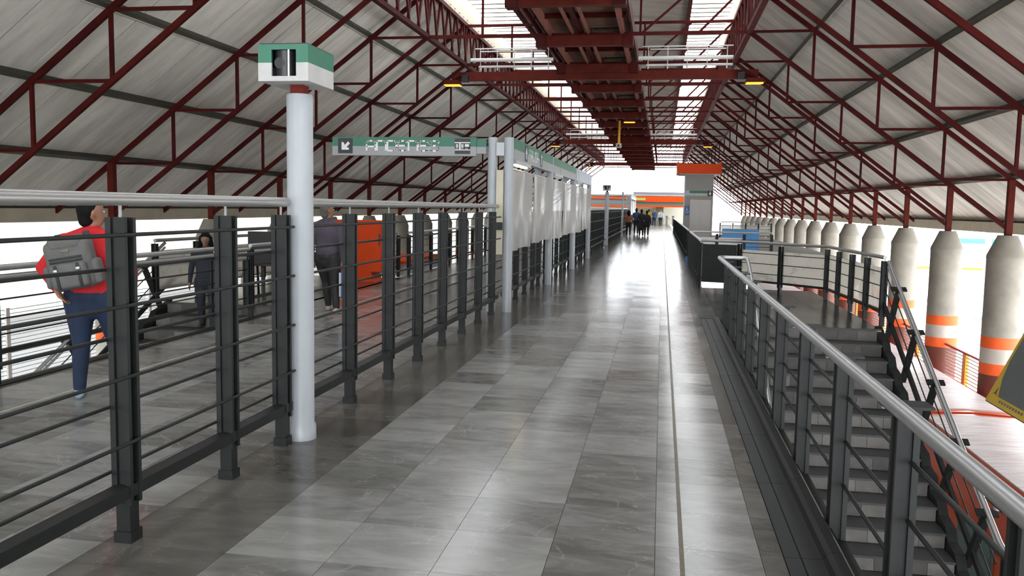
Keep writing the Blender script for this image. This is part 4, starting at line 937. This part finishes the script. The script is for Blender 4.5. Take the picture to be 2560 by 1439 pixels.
    fuse('hair', HP, [hair], M, max(vox, .012), o, 4)
    ew = mat('eye_white', (.6, .6, .58), .3)
    for s in (-1, 1):
        p = M @ Vector(h(s*.018, .0525, .932)); e = place('eye', unit('sph', ew), Matrix.Translation(p) @ Matrix.Diagonal((.014*S, .010*S, .008*S, 1)), o)
        p2 = M @ Vector(h(s*.018, .0580, .932)); place('pupil', unit('sph', BLACK), Matrix.Translation(p2) @ Matrix.Diagonal((.007*S, .004*S, .007*S, 1)), e)
    p = M @ Vector(h(0, .056, .888)); place('mouth', unit('sph', mat('lip', (.28, .10, .08), .5)), Matrix.Translation(p) @ Matrix.Rotation(yaw+headturn, 4, 'Z') @ Matrix.Diagonal((.026*S, .008*S, .006*S, 1)), o)
    return o, M
SK1 = mat('skin_tan', (.32, .16, .10), .5, var=.15, scale=8); SK2 = mat('skin_brown', (.24, .12, .075), .5, var=.15, scale=8)
HB = mat('black_hair', (.006, .0055, .006), .75, spec=.15, var=.4, scale=60, stretch=(1, 1, .15)); HG = mat('greying_hair', (.12, .10, .09), .6, var=.5, scale=40)
REDS = mat('red_sweater', (.55, .012, .018), .85, var=.18, scale=10, bump=.1, bscale=90); JEAN = mat('blue_jeans', (.011, .026, .065), .85, var=.35, scale=8)
SHOEW = mat('white_blue_trainers', (.45, .52, .55), .5, var=.5, scale=14, col2=(.05, .20, .30)); PURP = mat('dusty_purple_jacket', (.075, .062, .085), .85, var=.25, scale=6)
BLKT = mat('black_track_trousers', (.012, .012, .014), .7); GREYS = mat('grey_trainers', (.36, .34, .33), .6)
NAVY = mat('navy_cloth', (.012, .014, .024), .8); ORTOP = mat('orange_brown_top', (.26, .10, .050), .85); YELT = mat('yellow_shirt', (.50, .32, .02), .8); WHT = mat('white_shirt', (.5, .5, .5), .8); DKG = mat('dark_coat', (.014, .014, .018), .8); BLU = mat('blue_jacket', (.03, .06, .16), .8)
# man in the red sweater
RM_, RMM = person('man in a red sweater and jeans walking away with one hand at his hip', (-4.62, 6.40, 0), math.radians(16), 1.655, (SK1, REDS, JEAN, SHOEW, HB), girth=1.22, headturn=math.radians(-58),
    L_arm=((-.215, -.045, .655), (-.140, -.085, .545)), R_arm=((.170, .03, .64), (.16, .10, .52)), L_leg=((-.066, .000, .28), (-.068, -.035, .042)), R_leg=((.070, .075, .285), (.085, .140, .060)), vox=.011)
# collar
def rbox(name, c, s, m, parent=None, M=Matrix(), r=.03, seg=3):
    bm = bmesh.new(); bmesh.ops.create_cube(bm, size=1); bmesh.ops.scale(bm, vec=s, verts=bm.verts); bmesh.ops.bevel(bm, geom=list(bm.edges), offset=r, segments=seg, affect='EDGES', profile=.5)
    me = bpy.data.meshes.new(name); bm.to_mesh(me); bm.free(); me.materials.append(m)
    for p in me.polygons: p.use_smooth = True
    return place(name, me, M @ Matrix.Translation(c), parent)
BP = mat('grey_backpack_fabric', (.13, .13, .125), .8, var=.25, scale=14, bump=.15, bscale=120); BPD = mat('dark_backpack_trim', (.028, .03, .034), .7)
MB = RMM @ Matrix.Translation((-.06, -.262, 1.13)) @ Matrix.Rotation(math.radians(-10), 4, 'Y') @ Matrix.Rotation(math.radians(4), 4, 'X')
bp = tag(place('backpack', None, MB), 'worn grey backpack with buckled front pocket on the man in red', 'backpack')
rbox('main_bag', (0, 0, 0), (.36, .17, .40), BP, bp, MB, .06, 4); rbox('top_flap', (0, -.015, .17), (.27, .15, .11), BP, bp, MB, .04); rbox('front_pocket', (0, -.10, -.08), (.28, .07, .20), BP, bp, MB, .03); rbox('side_pocket', (.185, -.01, -.08), (.07, .12, .20), BP, bp, MB, .03); rbox('side_pocket', (-.185, -.01, -.08), (.05, .11, .18), BP, bp, MB, .022)
for z in (.06, .035, -.005): rbox('webbing', (-.01, -.092, z), (.25, .014, .016), BPD, bp, MB, .004, 1)
for x in (-.085, .085): rbox('strap', (x, -.139, -.08), (.022, .010, .19), BPD, bp, MB, .003, 1); rbox('buckle', (x, -.146, -.03), (.034, .012, .028), CHROME, bp, MB, .003, 1)
rbox('logo_patch', (.0, -.092, .115), (.06, .006, .02), mat('patch_tan', (.20, .15, .10), .7), bp, MB, .002, 1)
for x in (-.10, .12): rbox('shoulder_strap', (x, .095, .13), (.05, .02, .22), BPD, bp, MB, .006, 1)
# man in the purple jacket
PM_, PMM = person('man in a dusty purple jacket and black trousers walking away', (-4.93, 12.25, 0), math.radians(-6), 1.66, (SK1, PURP, BLKT, GREYS, HG), girth=1.12, headturn=math.radians(-40),
    R_arm=((.160, -.02, .62), (.150, .02, .475)), L_leg=((-.06, .09, .285), (-.055, .12, .05)), R_leg=((.075, .0, .28), (.115, -.055, .045)), vox=.012)
gb = PMM @ Vector((.262, .04, .30))
sb = thing('carrier_bag', tuple(gb), 'blue and white carrier bag held by the man in purple', 'bag')
BLUEB = mat('blue_bag_plastic', (.02, .06, .32), .35)
Mb = PMM @ Matrix.Translation((.262, .05, .44)); rbox('bag_body', (0, 0, 0), (.07, .24, .40), BLUEB, sb, Mb, .025); rbox('white_stripe', (-.02, -.121, .0), (.035, .006, .36), WHT, sb, Mb, .002, 1)
for dy in (-.05, .05): bar('bag_handle', Mb @ Vector((0, dy, .20)), Mb @ Vector((-.01, dy*.3, .29)), .008, .02, WHT, sb)
# woman coming up the far stairs
person('woman with long dark hair in a dark jacket climbing the far stairs', (-6.93, 12.30, -.342), math.radians(202), 1.52, (SK2, NAVY, NAVY, BLKT, HB), headturn=0.0, nod=math.radians(22), long_hair=True, vox=.012)
# people far along the concourse
person('woman in an orange brown top walking away along the fence', (-1.95, 52.3, 0), 0, 1.56, (SK2, ORTOP, BLKT, SK2, HB), long_hair=True, vox=.02)
person('man in a blue jacket with dark trousers walking beside the two in black', (-1.62, 56.5, 0), 0, 1.68, (SK2, BLU, NAVY, BLKT, HB), vox=.02)
person('person in a long black coat walking away down the concourse', (-1.20, 52.6, 0), 0, 1.62, (SK2, DKG, BLKT, BLKT, HB), coat=True, girth=.9, vox=.02)
person('person in a short black jacket carrying a bag at the side', (-.90, 53.6, 0), 0, 1.55, (SK2, NAVY, BLKT, BLKT, HB), girth=.95, vox=.02)
person('person in a yellow shirt heading for the turnstiles', (-1.15, 78.5, 0), 0, 1.62, (SK2, YELT, JEAN, BLKT, HB), vox=.022)
person('person in a dark top and jeans at the turnstiles', (-.72, 84.5, 0), math.pi, 1.62, (SK2, BLU, JEAN, BLKT, HB), vox=.022)
person('person in a white shirt at the turnstiles', (-.12, 84.8, 0), math.pi*.9, 1.62, (SK2, WHT, JEAN, BLKT, HB), vox=.022)
person('pedestrian in blue standing across the street', (20.5, 76, -3), 0, 1.68, (SK2, BLU, JEAN, BLKT, HB), vox=.025)
person('pedestrian in pale clothes across the street', (18.9, 74, -3), .5, 1.66, (SK2, WHT, NAVY, BLKT, HB), vox=.025)
